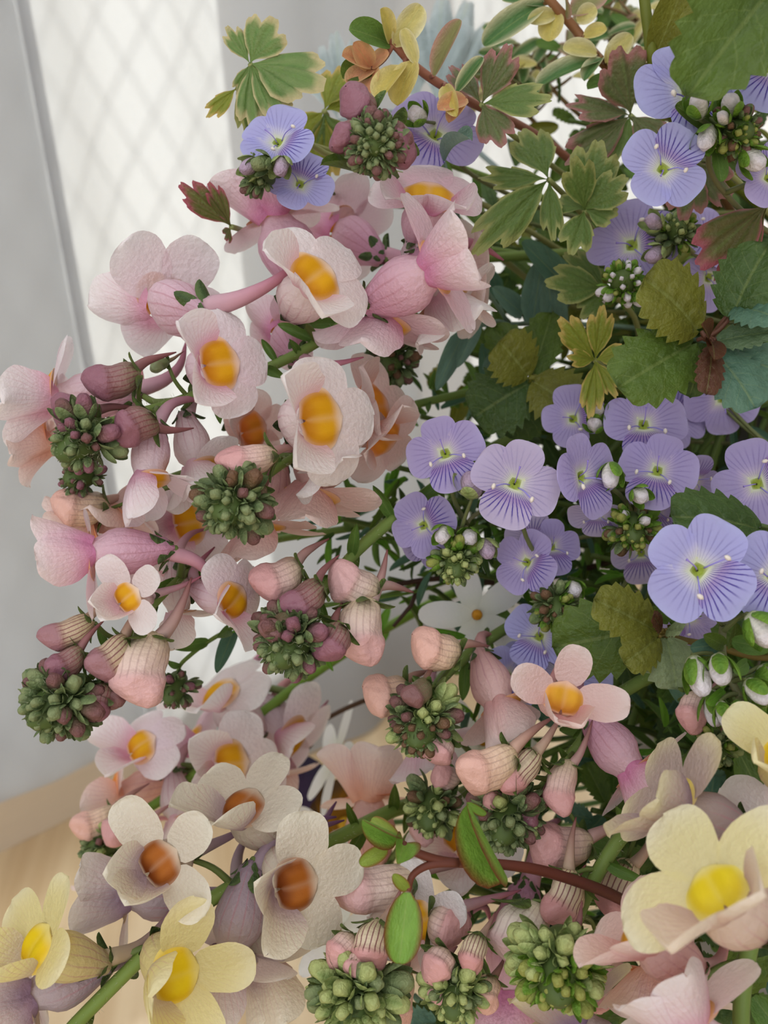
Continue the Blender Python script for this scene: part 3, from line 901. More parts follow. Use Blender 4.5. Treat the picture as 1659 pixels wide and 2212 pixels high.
toadflax('long pale pink toadflax spike with wide open flowers and mauve buds at its tip',
    [(1000, 560, .20), (840, 590, .18), (740, 700, .172), (600, 785, .168), (380, 868, .162), (270, 900, .158), (210, 930, .155)], 28,
    [(472, 785, .148, 235, (.55, .08, 1), 192, 'pink', 1.0, 0), (678, 598, .147, 255, (.45, .32, 1), 222, 'white', 1.0, 1),
     (350, 650, .166, 270, (-.5, .3, -.65), (-.5, -.7, .1), 'pink', .9, 2), (590, 455, .166, 260, (-.3, .85, .1), (-.2, -.4, .8), 'rose', 1.0, 0),
     (735, 495, .182, 210, (-.5, .55, -.6), (-.5, -.4, .4), 'rose', .8, 1), (110, 850, .166, 240, (-1, .05, .22), (.1, -.9, .5), 'pink', 1.0, 1),
     (100, 948, .173, 190, (-.95, -.15, .2), (.1, -.9, .5), 'peach', 1.0, 2), (325, 1040, .152, 200, (.12, -.9, .35), (-.7, -.2, .5), 'pink', .35, 0),
     (430, 1015, .158, 190, (.35, -.85, .3), (-.6, 0, .5), 'white', .9, 1), (545, 930, .174, 170, (.5, -.2, .7), 190, 'peach', 1.0, 2), (610, 715, .178, 170, (-.2, .5, -.6), (-.5, -.4, .4), 'rose', .9, 0)],
    [((305, 812), (176, 826), .152, 82, 'mauve'), ((215, 905), (108, 868), .150, 76, 'mauve'), ((335, 902), (250, 948), .149, 84, 'mauve'), ((360, 780), (330, 800), .16, 30, 'green')],
    [hd(178, 950, .147, 72, (-.6, -.55, .5), 24, ('green', 'mauve', 'dusk'))], nb=16, fuzz=260)

toadflax('rose pink toadflax spike with rounded blooms below the dark green strap leaf',
    [(1050, 540, .205), (900, 590, .185), (850, 690, .186), (842, 755, .185)], 22,
    [(925, 425, .162, 235, (.05, .45, .85), 262, 'rose', 1.0, 2), (945, 575, .150, 270, (.6, .25, .35), (-.3, -.3, .9), 'rose', .75, 0), (1020, 600, .172, 250, (.7, -.05, .5), (-.2, -.2, 1), 'peach', 1.0, 1),
     (960, 660, .168, 230, (.4, -.8, .2), (-.4, .1, .9), 'white', .9, 1), (830, 700, .172, 250, (-.35, -.75, .1), (-.6, .3, .6), 'rose', .9, 2)],
    [], [hd(842, 775, .184, 60, (-.2, -.5, .8), 24, ('brown', 'dusk', 'green'))], nb=8)

toadflax('short toadflax spike of round fuzzy mauve buds above the pink blooms',
    [(1150, 420, .22), (950, 345, .200), (860, 290, .172), (815, 275, .160)], 22, [],
    [((795, 255), (748, 192), .147, 90, 'mauve', .142), ((850, 285), (868, 345), .146, 95, 'mauve', .141), ((775, 285), (720, 312), .145, 66, 'mauve', .140)],
    [hd(810, 314, .149, 62, (-.15, -.3, 1), 46, ('green', 'dusk', 'dusk'), 1.1, .78)], nb=3, fuzz=200)

toadflax('toadflax spike with a green fuzzy bud head and pale open bloom with hanging peach flowers',
    [(1000, 850, .205), (800, 905, .182), (640, 985, .166), (560, 1040, .156)], 24,
    [(690, 905, .146, 270, (.55, 0, 1), 188, 'white', 1.0, 2), (715, 990, .156, 190, (.4, -.8, .3), (-.5, 0, .8), 'white', 1.0, 1), (810, 880, .176, 220, (.55, .15, .6), (-.4, -.1, .9), 'peach', .9, 0), (830, 945, .172, 190, (.5, -.35, .6), (-.3, .3, .9), 'peach', .9, 1),
     (405, 1130, .166, 195, (.1, -.1, 1), 192, 'pink', 1.0, 1), (570, 1140, .164, 220, (-.1, -.95, .15), (-.8, 0, .5), 'salmon', .8, 0), (670, 1075, .166, 260, (-.25, -.85, .3), (-.5, .2, .8), 'salmon', .9, 2),
     (250, 1120, .168, 190, (-.5, -.6, .5), (-.6, .5, .5), 'peach', 1.0, 1), (195, 1135, .17, 190, (-.85, -.3, .3), (0, .8, .5), 'peach', .8, 2)],
    [((600, 985), (465, 998), .150, 76, 'rosy'), ((235, 1100), (108, 1086), .163, 88, 'peach'), ((175, 1130), (110, 1150), .17, 60, 'mauve'), ((545, 1050), (560, 1110), .15, 70, 'dusk')],
    [hd(505, 1085, .148, 80, (-.25, -.45, .9), 32, ('green', 'brown', 'dusk')), hd(175, 1030, .164, 46, (-.5, -.2, .8), 14, ('dusk', 'mauve'))], nb=8, fuzz=160)

toadflax('toadflax spike on a thick stem with smooth pink buds around a tight mauve head',
    [(1100, 950, .205), (940, 1052, .178), (790, 1172, .168), (705, 1270, .162), (660, 1345, .157)], 34,
    [(505, 1300, .150, 190, (.75, -.1, .6), 210, 'pink', 1.0, 0)],
    [((655, 1232), (540, 1262), .157, 88, 'rosy'), ((700, 1268), (608, 1318), .152, 74, 'mauve'), ((812, 1290), (712, 1228), .160, 92, 'pink'), ((778, 1290), (792, 1440), .157, 106, 'pink'), ((740, 1350), (690, 1425), .150, 78, 'mauve'), ((640, 1340), (560, 1365), .149, 60, 'dusk')],
    [hd(630, 1385, .149, 80, (-.35, -.55, .75), 32, ('green', 'dusk', 'mauve'))], nb=9, fuzz=160)

toadflax('small dark toadflax bud head on a thin stem with narrow blue green leaves',
    [(900, 1260, .22), (600, 1320, .195), (480, 1368, .186), (400, 1425, .18), (382, 1455, .178)], 12, [], [],
    [hd(378, 1485, .177, 44, (-.2, -.7, .6), 16, ('dusk', 'dusk', 'mauve'))], nb=5)

toadflax('drooping toadflax spike with striped pink and cream buds and a densely hairy green tip',
    [(900, 1110, .215), (600, 1165, .204), (462, 1202, .187), (375, 1262, .160), (265, 1385, .155), (195, 1465, .152)], 24,
    [(272, 1292, .148, 150, (-.15, .12, 1), 218, 'white', .5, 0), (190, 1200, .164, 230, (-.95, -.12, .2), (.1, .6, .7), 'rose', .7, 1), (330, 1195, .175, 200, (-.9, .25, -.2), (.2, .6, .6), 'rose', .8, 2),
     (390, 1330, .166, 160, (.2, -.9, .1), (-.6, 0, .6), 'white', .6, 1)],
    [((205, 1345), (80, 1382), .150, 62, 'stripe'), ((182, 1412), (98, 1452), .148, 66, 'mauve'), ((285, 1388), (188, 1452), .149, 82, 'stripe'), ((318, 1365), (306, 1530), .151, 116, 'pink'), ((215, 1480), (200, 1560), .149, 78, 'mauve'), ((240, 1470), (250, 1530), .151, 60, 'dusk')],
    [hd(130, 1515, .147, 84, (-.6, -.5, .6), 34, ('green', 'green', 'dusk'))], nb=16, fuzz=300)

toadflax('soft pale toadflax spike on a bright lime green stem above the wooden floor',
    [(1100, 1220, .25), (900, 1320, .24), (700, 1440, .228), (530, 1570, .218), (400, 1690, .212), (300, 1760, .207), (250, 1795, .205)], 27,
    [(470, 1500, .214, 220, (-.45, .6, .4), (-.4, -.6, .5), 'white', 1.0, 0), (300, 1612, .206, 180, (-.3, .6, .6), 225, 'pink', 1.0, 1), (250, 1705, .22, 190, (-.9, 0, .25), (0, -.8, .6), 'peach', .9, 2), (410, 1600, .225, 190, (-.7, .4, .2), (-.3, -.6, .5), 'rose', .9, 1),
     (495, 1650, .202, 200, (.15, .05, 1), 182, 'white', 1.0, 0), (630, 1600, .22, 230, (.5, -.3, .4), (-.3, -.3, .8), 'pink', .9, 2), (590, 1690, .222, 190, (.2, -.9, .2), (-.8, 0, .4), 'peach', .9, 0), (235, 1890, .225, 130, (-.3, -.8, .3), (-.7, 0, .5), 'peach', .9, 1), (390, 1780, .205, 170, (.3, -.7, .5), (-.6, 0, .5), 'white', .9, 2)],
    [((255, 1762), (150, 1790), .202, 66, 'peach'), ((295, 1758), (225, 1822), .198, 70, 'rosy')],
    [hd(222, 1825, .200, 54, (-.5, -.4, .7), 20, ('green', 'dusk', 'lime'))], c=((126, 160, 56), (120, 156, 60)), nb=12, bscheme='bright')

toadflax('fading cream toadflax spike with rust brown and yellow lips along a stout hairy stem',
    [(1100, 1640, .215), (850, 1750, .188), (690, 1830, .174), (548, 1890, .164), (390, 1992, .158), (180, 2195, .151), (90, 2300, .147)], 42,
    [(340, 1868, .148, 225, (-.1, .3, .9), 222, 'brown', .5, 0), (520, 1745, .162, 240, (-.35, .65, .5), (-.4, -.6, .4), 'brown', .7, 1), (635, 1915, .154, 255, (.35, -.02, 1), 188, 'brown', .8, 2), (270, 1930, .166, 230, (-.95, .1, .1), (0, .2, 1), 'mauve', .8, 0),
     (70, 2050, .145, 255, (-.55, .45, .5), (-.5, -.6, .3), 'yellow', .6, 1), (375, 2110, .144, 265, (.45, .05, .9), 186, 'yellow', .45, 2), (500, 2070, .158, 260, (-.15, -1, .1), (-.8, 0, .6), 'mauve', .8, 1), (575, 2090, .163, 220, (.45, -.8, .2), (-.4, 0, .8), 'brown', .7, 0), (60, 2160, .152, 240, (-.85, -.3, .3), (-.1, .5, .8), 'mauve', .8, 2)],
    [], [], c=((122, 146, 66), (128, 152, 72)), nb=16, fuzz=320, bscheme='deep')

toadflax('toadflax spike with a cushion of pale green buds under the oval vine leaf',
    [(1150, 1880, .20), (1000, 1920, .185), (870, 1985, .17), (800, 2050, .160)], 26,
    [(905, 1990, .158, 190, (-.5, .2, .8), 200, 'white', .6, 0)],
    [((905, 1905), (705, 1925), .160, 112, 'pink'), ((815, 1985), (798, 2102), .150, 90, 'stripe2'), ((765, 2020), (712, 2088), .150, 76, 'rosy'), ((930, 1985), (1010, 2010), .158, 100, 'rosy'), ((855, 2080), (850, 2240), .160, 104, 'peach'), ((770, 2060), (765, 2110), .147, 46, 'rosy')],
    [hd(770, 2150, .147, 92, (-.3, -.6, .75), 36, ('lime', 'lime', 'green'))], nb=8, fuzz=160)

toadflax('toadflax spike with striped buds over a small round lime green bud head',
    [(1250, 1880, .205), (1130, 1950, .182), (1060, 2015, .167), (1015, 2085, .158)], 22,
    [(930, 2045, .164, 180, (-.6, -.4, .6), (-.5, .3, .7), 'rose', .5, 1), (1110, 2150, .172, 300, (-.1, -.95, .15), (-.6, 0, .8), 'rose', .6, 2)],
    [((1035, 2015), (1010, 2108), .151, 66, 'stripe2'), ((965, 2055), (925, 2118), .150, 84, 'rosy'), ((1055, 2105), (1045, 2190), .152, 74, 'peach'), ((950, 2120), (955, 2170), .150, 52, 'rosy')],
    [hd(985, 2140, .148, 66, (-.2, -.6, .75), 24, ('lime', 'lime', 'green'))], nb=6, fuzz=120)

toadflax('toadflax spike with wrinkled pink buds and a large yellow green bud head',
    [(1600, 1480, .205), (1450, 1690, .170), (1340, 1810, .157), (1268, 1930, .155), (1228, 2040, .152)], 40,
    [(1375, 1670, .158, 220, (.45, -.5, .35), (-.45, -.2, .9), 'rose', .65, 0)],
    [((1245, 1885), (1185, 1998), .149, 88, 'stripe2'), ((1150, 1945), (1108, 2095), .153, 116, 'white'), ((1290, 2030), (1300, 2140), .152, 62, 'rosy'), ((1355, 1855), (1312, 1985), .150, 88, 'stripe2'), ((1300, 2120), (1285, 2190), .154, 70, 'rosy'), ((1240, 2010), (1232, 2062), .146, 56, 'mauve')],
    [hd(1208, 2085, .145, 96, (-.2, -.5, .85), 38, ('ygreen', 'lime', 'lime'))], nb=9, fuzz=160)

toadflax('toadflax spike with peach buds and a dark green head above the reddish twig',
    [(1620, 1330, .215), (1345, 1495, .172), (1250, 1612, .164), (1165, 1712, .162)], 36,
    [(1218, 1512, .156, 190, (.05, .25, 1), 255, 'salmon', .45, 1)],
    [((1160, 1625), (1082, 1712), .156, 78, 'stripe2'), ((1115, 1640), (985, 1672), .164, 96, 'peach'), ((1222, 1640), (1210, 1765), .160, 66, 'rosy'), ((1272, 1835), (1142, 1812), .156, 100, 'rosy'), ((1090, 1735), (1050, 1720), .158, 44, 'rosy'), ((1150, 1735), (1140, 1790), .158, 50, 'mauve')],
    [hd(1095, 1765, .157, 74, (-.3, -.5, .8), 30, ('green', 'lime', 'dusk'))], nb=8, fuzz=120)

toadflax('toadflax spike with a brown green bud head hanging before the white star flower',
    [(1500, 1160, .23), (1150, 1325, .194), (970, 1450, .175), (930, 1530, .168)], 32,
    [(1085, 1530, .166, 200, (.3, -.7, .55), (-.5, .1, .8), 'salmon', .6, 2)],
    [((990, 1420), (890, 1378), .164, 90, 'peach'), ((880, 1500), (785, 1492), .168, 92, 'peach'), ((930, 1480), (870, 1510), .158, 54, 'dusk'), ((960, 1590), (925, 1640), .160, 70, 'rosy')],
    [hd(912, 1560, .159, 76, (-.25, -.5, .8), 30, ('brown', 'dusk', 'lime'))], nb=8, fuzz=100)

toadflax('toadflax spike with blurred green buds and translucent pink bloom behind the curled vine leaf',
    [(1500, 1460, .24), (1200, 1620, .205), (1010, 1690, .186)], 20,
    [(800, 1715, .214, 230, (0, .75, -.3), (-.3, -.5, .7), 'peach', .9, 0), (930, 1610, .185, 190, (.1, -.8, .4), (-.6, 0, .8), 'rose', .9, 1), (1000, 1815, .176, 220, (-.3, .3, .8), 240, 'white', .9, 2)],
    [((985, 1690), (940, 1660), .174, 56, 'rosy'), ((930, 1775), (905, 1820), .176, 60, 'pink')],
    [hd(935, 1745, .172, 62, (-.3, -.5, .8), 22, ('lime', 'green', 'brown'))], nb=5)

toadflax('small toadflax tip with one dusky pink bud beside the white speedwell buds',
    [(1700, 1450, .17), (1600, 1560, .155), (1565, 1590, .15)], 14, [],
    [((1510, 1495), (1490, 1582), .148, 74, 'rosy')], [hd(1548, 1612, .146, 44, (-.3, -.5, .7), 16, ('lime', 'green', 'ygreen'))], nb=2)

toadflax('big pale yellow and blush toadflax blooms with violet backs on a vertical green stem',
    [(1730, 1560, .15), (1690, 1750, .142), (1640, 1950, .135), (1605, 2130, .132), (1600, 2300, .13)], 50,
    [(1545, 1925, .113, 360, (-.62, .62, .52), (.3, -.6, .65), 'lemon', .8, 0), (1455, 1735, .132, 270, (-.75, .4, .15), (-.1, -.5, .8), 'dusky', .7, 1), (1700, 1640, .13, 230, (-.2, .5, .7), 250, 'yellow', .6, 2), (1385, 2020, .136, 260, (-.6, .5, .2), (-.2, -.5, .8), 'salmon', .8, 1),
     (1480, 2200, .125, 300, (-.5, .75, -.1), (-.1, -.2, .9), 'pink', .7, 0), (1235, 2190, .150, 250, (-.45, .6, -.2), (-.3, 0, .9), 'dusky', .7, 2), (1420, 2120, .15, 260, (-.3, -.6, .4), (-.4, .2, .9), 'peach', .8, 1), (1680, 1800, .135, 250, (-.4, .2, .7), 250, 'white', .9, 0)],
    [], [], nb=3)

# ------------------------------------------------------------------ speedwell sprigs
speedwell('speedwell sprig with two large striped blue flowers and drooping white buds in green calyxes',
    [(1740, 1200, .18), (1640, 1290, .152), (1572, 1330, .146), (1562, 1420, .143), (1600, 1510, .141), (1640, 1570, .14)],
    [(1508, 1232, .136, 232, (-.05, .12, 1), -38, 'blue'), (1672, 1245, .140, 210, (.1, .05, 1), -120, 'blue')],
    [hd(1628, 1578, .139, 50, (.1, -.6, .7), 22, ('brown', 'ygreen', 'dusk'))],
    [((1495, 1415), (1522, 1505), .140, 50, 'wh'), ((1552, 1412), (1560, 1480), .138, 48, 'wh'), ((1615, 1325), (1675, 1395), .136, 62, 'wh'), ((1612, 1468), (1660, 1520), .138, 46, 'wh'), ((1640, 1440), (1690, 1490), .142, 60, 'wh'), ((1556, 1515), (1578, 1575), .138, 38, 'wh'), ((1590, 1515), (1602, 1555), .137, 32, 'wh'), ((1540, 1490), (1545, 1570), .145, 44, 'wh')], 16,
    [((1580, 1385, .143), (1665, 1400, .138), 42, 'oval', 'mid'), ((1565, 1395, .143), (1520, 1372, .139), 34, 'oval', 'deep'), ((1560, 1390, .143), (1490, 1400, .142), 40, 'oval', 'teal'), ((1615, 1430, .141), (1585, 1450, .138), 34, 'oval', 'mid'), ((1565, 1490, .141), (1525, 1520, .138), 30, 'oval', 'bright'), ((1590, 1345, .145), (1580, 1400, .15), 34, 'oval', 'deep')])

speedwell('speedwell sprig with round pale blue flower and plump white buds below the big toothed leaf',
    [(1760, 560, .185), (1630, 480, .162), (1535, 370, .152), (1548, 280, .147)],
    [(1432, 366, .143, 182, (.02, .05, 1), 55, 'blue'), (1488, 205, .150, 240, (0, .25, .9), 285, 'blue'), (1668, 150, .147, 210, (-.05, .1, 1), 240, 'blue'), (1660, 385, .148, 150, (.1, .1, 1), 60, 'violet')],
    [hd(1592, 285, .144, 50, (.25, -.3, .8), 24, ('ygreen', 'brown', 'dusk'))],
    [((1510, 258), (1508, 202), .144, 44, 'wh'), ((1585, 250), (1572, 205), .144, 42, 'wh'), ((1535, 275), (1520, 320), .143, 40, 'wh'), ((1600, 330), (1650, 360), .145, 44, 'wh'), ((1570, 265), (1555, 245), .142, 26, 'wh')], 12,
    [((1545, 290, .147), (1460, 225, .145), 44, 'oval', 'deep'), ((1500, 270, .147), (1475, 210, .145), 30, 'oval', 'bright'), ((1545, 320, .147), (1560, 390, .145), 34, 'oval', 'mid'), ((1545, 250, .147), (1560, 200, .146), 36, 'oval', 'mid'), ((1540, 330, .148), (1490, 320, .145), 30, 'oval', 'deep')])

speedwell('speedwell sprig with a blue flower and dark buds under the pale variegated columbine leaf',
    [(1100, 470, .225), (800, 440, .20), (660, 390, .180), (600, 365, .17)],
    [(600, 308, .164, 160, (-.05, .35, 1), -35, 'blue'), (648, 398, .168, 140, (.1, .2, 1), 70, 'blue')],
    [hd(560, 375, .163, 44, (-.6, .1, .7), 18, ('green', 'dusk', 'green'))], [((560, 350), (520, 368), .16, 34, 'lilac'), ((610, 345), (605, 375), .158, 36, 'lilac'), ((585, 350), (545, 355), .158, 36, 'green')], 10)

speedwell('single wide pale violet speedwell beside the fuzzy mauve bud head',
    [(1250, 470, .225), (1040, 390, .2), (960, 310, .188)], [(940, 292, .182, 205, (.05, .3, 1), 235, 'violet')], [], [((915, 262), (888, 236), .168, 40, 'wh')], 10)

speedwell('speedwell sprig with green buds and violet flowers facing sideways under the round blue flower',
    [(1700, 600, .21), (1540, 570, .185), (1470, 520, .175)],
    [(1365, 530, .176, 190, (-.25, .1, .9), 0, 'violet'), (1525, 515, .183, 150, (.3, .3, .8), 200, 'violet'), (1530, 600, .186, 150, (.3, -.2, .8), 90, 'violet')],
    [hd(1462, 500, .168, 46, (-.1, .2, .9), 20, ('lime', 'ygreen', 'green'))], [((1425, 490), (1400, 470), .17, 34, 'lilac'), ((1430, 540), (1400, 560), .17, 36, 'lilac')], 10)

speedwell('little head of white speedwell buds against dark leaves',
    [(1600, 700, .215), (1420, 650, .185), (1360, 615, .178)], [], [hd(1345, 612, .172, 48, (-.2, .1, .9), 18, ('wh', 'wh', 'ygreen'))], [], 9)

speedwell('speedwell sprig with a clear four petalled lilac flower and bright green bud head',
    [(1400, 1050, .225), (1150, 1080, .19), (1030, 1110, .176), (995, 1170, .170)],
    [(962, 980, .162, 165, (-.1, .1, 1), -75, 'violet'), (915, 1135, .170, 140, (-.2, .05, .9), 20, 'violet'), (930, 1160, .176, 130, (-.1, -.3, .9), 200, 'violet')],
    [hd(985, 1215, .165, 52, (-.1, -.5, .8), 24, ('bright' if False else 'lime', 'ygreen', 'green'))],
    [((1020, 1075), (1020, 1020), .160, 54, 'lilac'), ((965, 1140), (950, 1170), .164, 36, 'wh'), ((1020, 1150), (1010, 1170), .166, 36, 'wh'), ((1045, 1165), (1058, 1205), .166, 36, 'lilac')], 9)

speedwell('speedwell sprig with a broad pale lilac flower and paired small flowers beneath it',
    [(1500, 1120, .225), (1260, 1160, .19), (1180, 1200, .178), (1195, 1270, .172)],
    [(1112, 1045, .158, 195, (-.02, .1, 1), -110, 'pale'), (1138, 1215, .170, 140, (-.45, 0, .8), -30, 'violet'), (1192, 1182, .172, 120, (.2, .1, .9), -90, 'violet'), (1150, 1165, .175, 120, (-.1, .5, .8), 90, 'pale')],
    [hd(1200, 1310, .167, 50, (0, -.5, .8), 22, ('brown', 'ygreen', 'green'))], [((1235, 1260), (1245, 1285), .168, 34, 'wh')], 9)

speedwell('speedwell sprig with a narrow turned violet flower and round white buds beside a darker bloom',
    [(1600, 1060, .225), (1420, 1090, .185), (1370, 1110, .175)],
    [(1255, 1030, .158, 190, (.62, .12, .75), -70, 'violet'), (1420, 1018, .164, 165, (-.35, .15, .85), -110, 'violet'), (1290, 1110, .170, 120, (-.3, -.6, .6), -90, 'pale'), (1500, 1040, .178, 120, (.4, -.2, .8), 90, 'violet'), (1415, 1100, .176, 120, (-.2, -.6, .7), -90, 'violet')],
    [hd(1365, 1140, .165, 52, (-.1, -.5, .8), 24, ('ygreen', 'wh', 'brown'))], [((1322, 1000), (1316, 1052), .160, 42, 'wh'), ((1370, 1060), (1395, 1080), .162, 36, 'wh')], 9)

speedwell('speedwell sprig with shaded violet flowers under the dark toothed leaf sprig',
    [(1600, 960, .23), (1420, 950, .195), (1330, 930, .182)],
    [(1390, 918, .170, 175, (.02, .25, 1), -95, 'violet'), (1238, 905, .178, 140, (-.1, .2, .9), 0, 'violet'), (1455, 900, .19, 150, (.3, .2, .9), 80, 'violet')],
    [], [((1285, 900), (1290, 870), .172, 34, 'wh'), ((1290, 930), (1280, 905), .172, 32, 'wh')], 9)

speedwell('speedwell sprig with violet flowers half in shadow beside the grey vase',
    [(1750, 980, .2), (1690, 1000, .178), (1660, 1010, .172)],
    [(1635, 1045, .164, 185, (-.25, .1, .9), 10, 'violet'), (1560, 860, .19, 160, (-.1, -.3, .9), 90, 'violet'), (1520, 840, .193, 130, (-.3, -.2, .8), 140, 'violet')], [], [], 9)

speedwell('speedwell sprig with shadowed violet flowers between the pink buds and the dark lobed leaf',
    [(1600, 1320, .23), (1300, 1400, .19), (1200, 1420, .18)],
    [(1165, 1375, .174, 150, (-.4, .1, .8), 240, 'blue'), (1098, 1462, .180, 140, (-.3, .1, .9), -60, 'blue'), (1220, 1455, .172, 190, (.05, .5, .8), 90, 'blue'), (1385, 1195, .18, 130, (-.1, -.3, .9), 270, 'pale'), (1490, 1335, .178, 120, (0, -.3, .9), 200, 'violet'), (1130, 1440, .185, 120, (.1, .1, 1), 40, 'blue')], [], [], 9)
# ------------------------------------------------------------------ leaf sprigs
sprig('toothed_leaf_sprig', 'large glossy dark green toothed leaf over the blue flowers in the top corner', [(1770, 40, .16), (1740, -40, .140), (1700, -70, .134)], 14, (86, 106, 46),
      [((1720, -90, .137), (1488, 195, .127), 215, 'serrate', 'deep', .25), ((1700, -50, .136), (1640, 150, .14), 100, 'serrate', 'mid', .2), ((1690, -60, .138), (1470, 60, .142), 110, 'serrate', 'olive', .1)])
sprig('green_stem', 'thick bare olive stem dividing behind the toothed leaf', [(1500, 320, .20), (1420, 160, .176), (1400, 60, .172), (1385, -60, .17)], 30, (110, 120, 40),
      [((1412, 130, .174), (1480, -40, .165), 80, 'oval', 'olive', 0), ((1440, 170, .18), (1480, 60, .175), 70, 'oval', 'grey', 0)], (104, 112, 38), 'stem')
sprig('toothed_leaf_sprig', 'whorl of wide scalloped dark green and olive leaves with a brown growing tip', [(1750, 760, .19), (1600, 745, .165), (1525, 730, .152)], 22, (96, 60, 44),
      [((1515, 715, .152), (1415, 585, .146), 175, 'crenate', 'olive', .3), ((1505, 735, .153), (1335, 835, .147), 165, 'crenate', 'deep', .2), ((1575, 690, .15), (1655, 520, .146), 150, 'crenate', 'dark', .4, 'leaf', 1, -.5), ((1590, 660, .15), (1690, 680, .142), 120, 'crenate', 'teal', .5), ((1545, 735, .150), (1670, 715, .146), 75, 'crenate', 'grey', .5),
       ((1545, 755, .150), (1640, 880, .146), 130, 'crenate', 'teal', .3), ((1540, 745, .149), (1530, 850, .144), 62, 'crenate', 'brown', .1), ((1525, 740, .154), (1490, 860, .158), 80, 'crenate', 'dark', .1), ((1530, 735, .15), (1510, 700, .143), 50, 'oval', 'brown', .1), ((1535, 735, .15), (1548, 770, .143), 45, 'oval', 'brown', .1), ((1560, 760, .152), (1690, 800, .148), 110, 'crenate', 'teal', .3)])
sprig('toothed_leaf_sprig', 'scalloped leaf sprig with one big dark leaf and olive leaves under blue flower', [(1700, 1400, .19), (1520, 1390, .165), (1435, 1370, .154)], 18, (108, 92, 40),
      [((1420, 1355, .156), (1190, 1400, .158), 175, 'crenate', 'deep', .15), ((1425, 1365, .152), (1298, 1290, .147), 115, 'crenate', 'olive', .3), ((1425, 1375, .152), (1358, 1432, .147), 90, 'crenate', 'olive', .1), ((1440, 1375, .153), (1470, 1485, .148), 120, 'crenate', 'pale', .2), ((1440, 1360, .151), (1470, 1355, .146), 44, 'crenate', 'pale', .3), ((1430, 1360, .151), (1415, 1330, .145), 40, 'crenate', 'brown', .3), ((1445, 1350, .158), (1470, 1300, .16), 110, 'crenate', 'mid', .3)])
sprig('toothed_leaf', 'single broad dark green leaf above the large blue speedwell flower', [(1800, 1180, .18), (1700, 1150, .162), (1645, 1135, .156)], 12, (86, 106, 56),
      [((1650, 1140, .156), (1455, 1100, .150), 140, 'crenate', 'dark', .5), ((1650, 1150, .158), (1620, 1230, .155), 80, 'crenate', 'deep', .5)])
sprig('toothed_leaf_sprig', 'shaded olive toothed leaf sprig in the middle of the bunch', [(1500, 860, .225), (1280, 830, .195), (1145, 815, .183)], 14, (110, 110, 40),
      [((1145, 815, .183), (1085, 735, .178), 130, 'crenate', 'olive', .2), ((1150, 820, .183), (1255, 885, .178), 135, 'crenate', 'olive', .1), ((1145, 825, .184), (1020, 900, .184), 150, 'crenate', 'dark', .1), ((1150, 810, .185), (1195, 670, .188), 90, 'crenate', 'deep', .1), ((1150, 830, .186), (1100, 950, .19), 130, 'crenate', 'dark', 0), ((1150, 810, .187), (1060, 690, .192), 90, 'crenate', 'deep', 0)])

# columbine leaves
def fans(label, c, spread, pts=None, group='columbine leaves'):
    pts = pts or [(c[0] + (1600 - c[0]) * .45, c[1] + 200, c[2] + .045), (c[0] + 60, c[1] + 60, c[2] + .012), c]
    path = stem_path(pts)
    root = thing('columbine_leaf', path[0], label, 'leaf', group)
    r = 6 * c[2] / F
    stem_mesh(root, path, r * 1.5, r, (140, 134, 84), (150, 156, 96))
    for (x, y, w, sch, dd, tl) in spread:
        leaf(root, c, (x, y, c[2] + dd), w, 'fan', sch, tl, 'leaflet')
    return root
fans('columbine leaf with cream edged green lobes standing out against the curtain', (540, 138, .166), [(585, 40, 125, 'varie', -.004, .1), (688, 165, 165, 'varie', -.006, .3), (612, 245, 85, 'varie', -.006, 0), (545, 268, 90, 'varie', -.003, 0), (492, 55, 60, 'varie', -.002, .2), (508, 205, 50, 'varie', .004, 0), (535, 300, 80, 'plain', .006, 0)],
     [(1000, 420, .2), (700, 330, .185), (590, 200, .172), (540, 138, .166)])
fans('cream tipped small columbine leaflet hanging at the curtain edge', (512, 190, .17), [(448, 245, 52, 'gold', -.002, 0)], [(900, 400, .2), (640, 300, .182), (540, 215, .173), (512, 190, .17)])
fans('rosy edged columbine leaf beside the reddish variegated stem', (1040, 226, .163), [(1100, 98, 95, 'rose', -.004, .2), (1182, 198, 110, 'plain', -.005, .3), (1085, 300, 100, 'rose', -.004, 0), (975, 130, 70, 'rose', .004, .1)])
fans('plain green columbine leaf of three long lobes right of the pink flowers', (1185, 388, .174), [(1045, 372, 85, 'plain', -.004, .4), (1042, 515, 105, 'plain', -.006, .1), (1198, 505, 62, 'plain', -.005, 0), (1135, 270, 120, 'plain', .004, .2)])
fans('crumpled columbine leaf folded upright amid the green leaves', (1262, 455, .172), [(1295, 305, 130, 'plain', -.004, .1), (1345, 385, 100, 'plain', -.006, .2), (1250, 350, 90, 'plain', -.008, -.2), (1240, 535, 90, 'plain', -.005, 0), (1330, 455, 90, 'plain', -.003, .2), (1210, 420, 80, 'plain', .002, 0)])
fans('dusky pink edged columbine leaf below the bare olive stem', (1362, 250, .178), [(1348, 110, 150, 'rose', -.008, .2), (1238, 215, 95, 'rose', -.005, .4), (1235, 340, 105, 'rose', -.005, .1), (1430, 300, 90, 'rose', -.004, 0), (1330, 340, 80, 'plain', -.002, 0)])
fans('golden green young columbine leaf with deep cut lobes in the shade', (1285, 778, .172), [(1218, 690, 75, 'gold', -.005, .1), (1305, 668, 70, 'gold', -.005, .1), (1352, 760, 60, 'gold', -.004, .1), (1278, 890, 62, 'gold', -.006, 0), (1330, 850, 50, 'gold', -.004, 0), (1235, 770, 50, 'gold', -.004, 0)])
fans('dark green columbine leaf beneath the white bud head', (1310, 625, .18), [(1192, 600, 110, 'plain', -.004, .2), (1225, 540, 80, 'plain', .002, .2), (1260, 680, 70, 'plain', -.002, 0)])
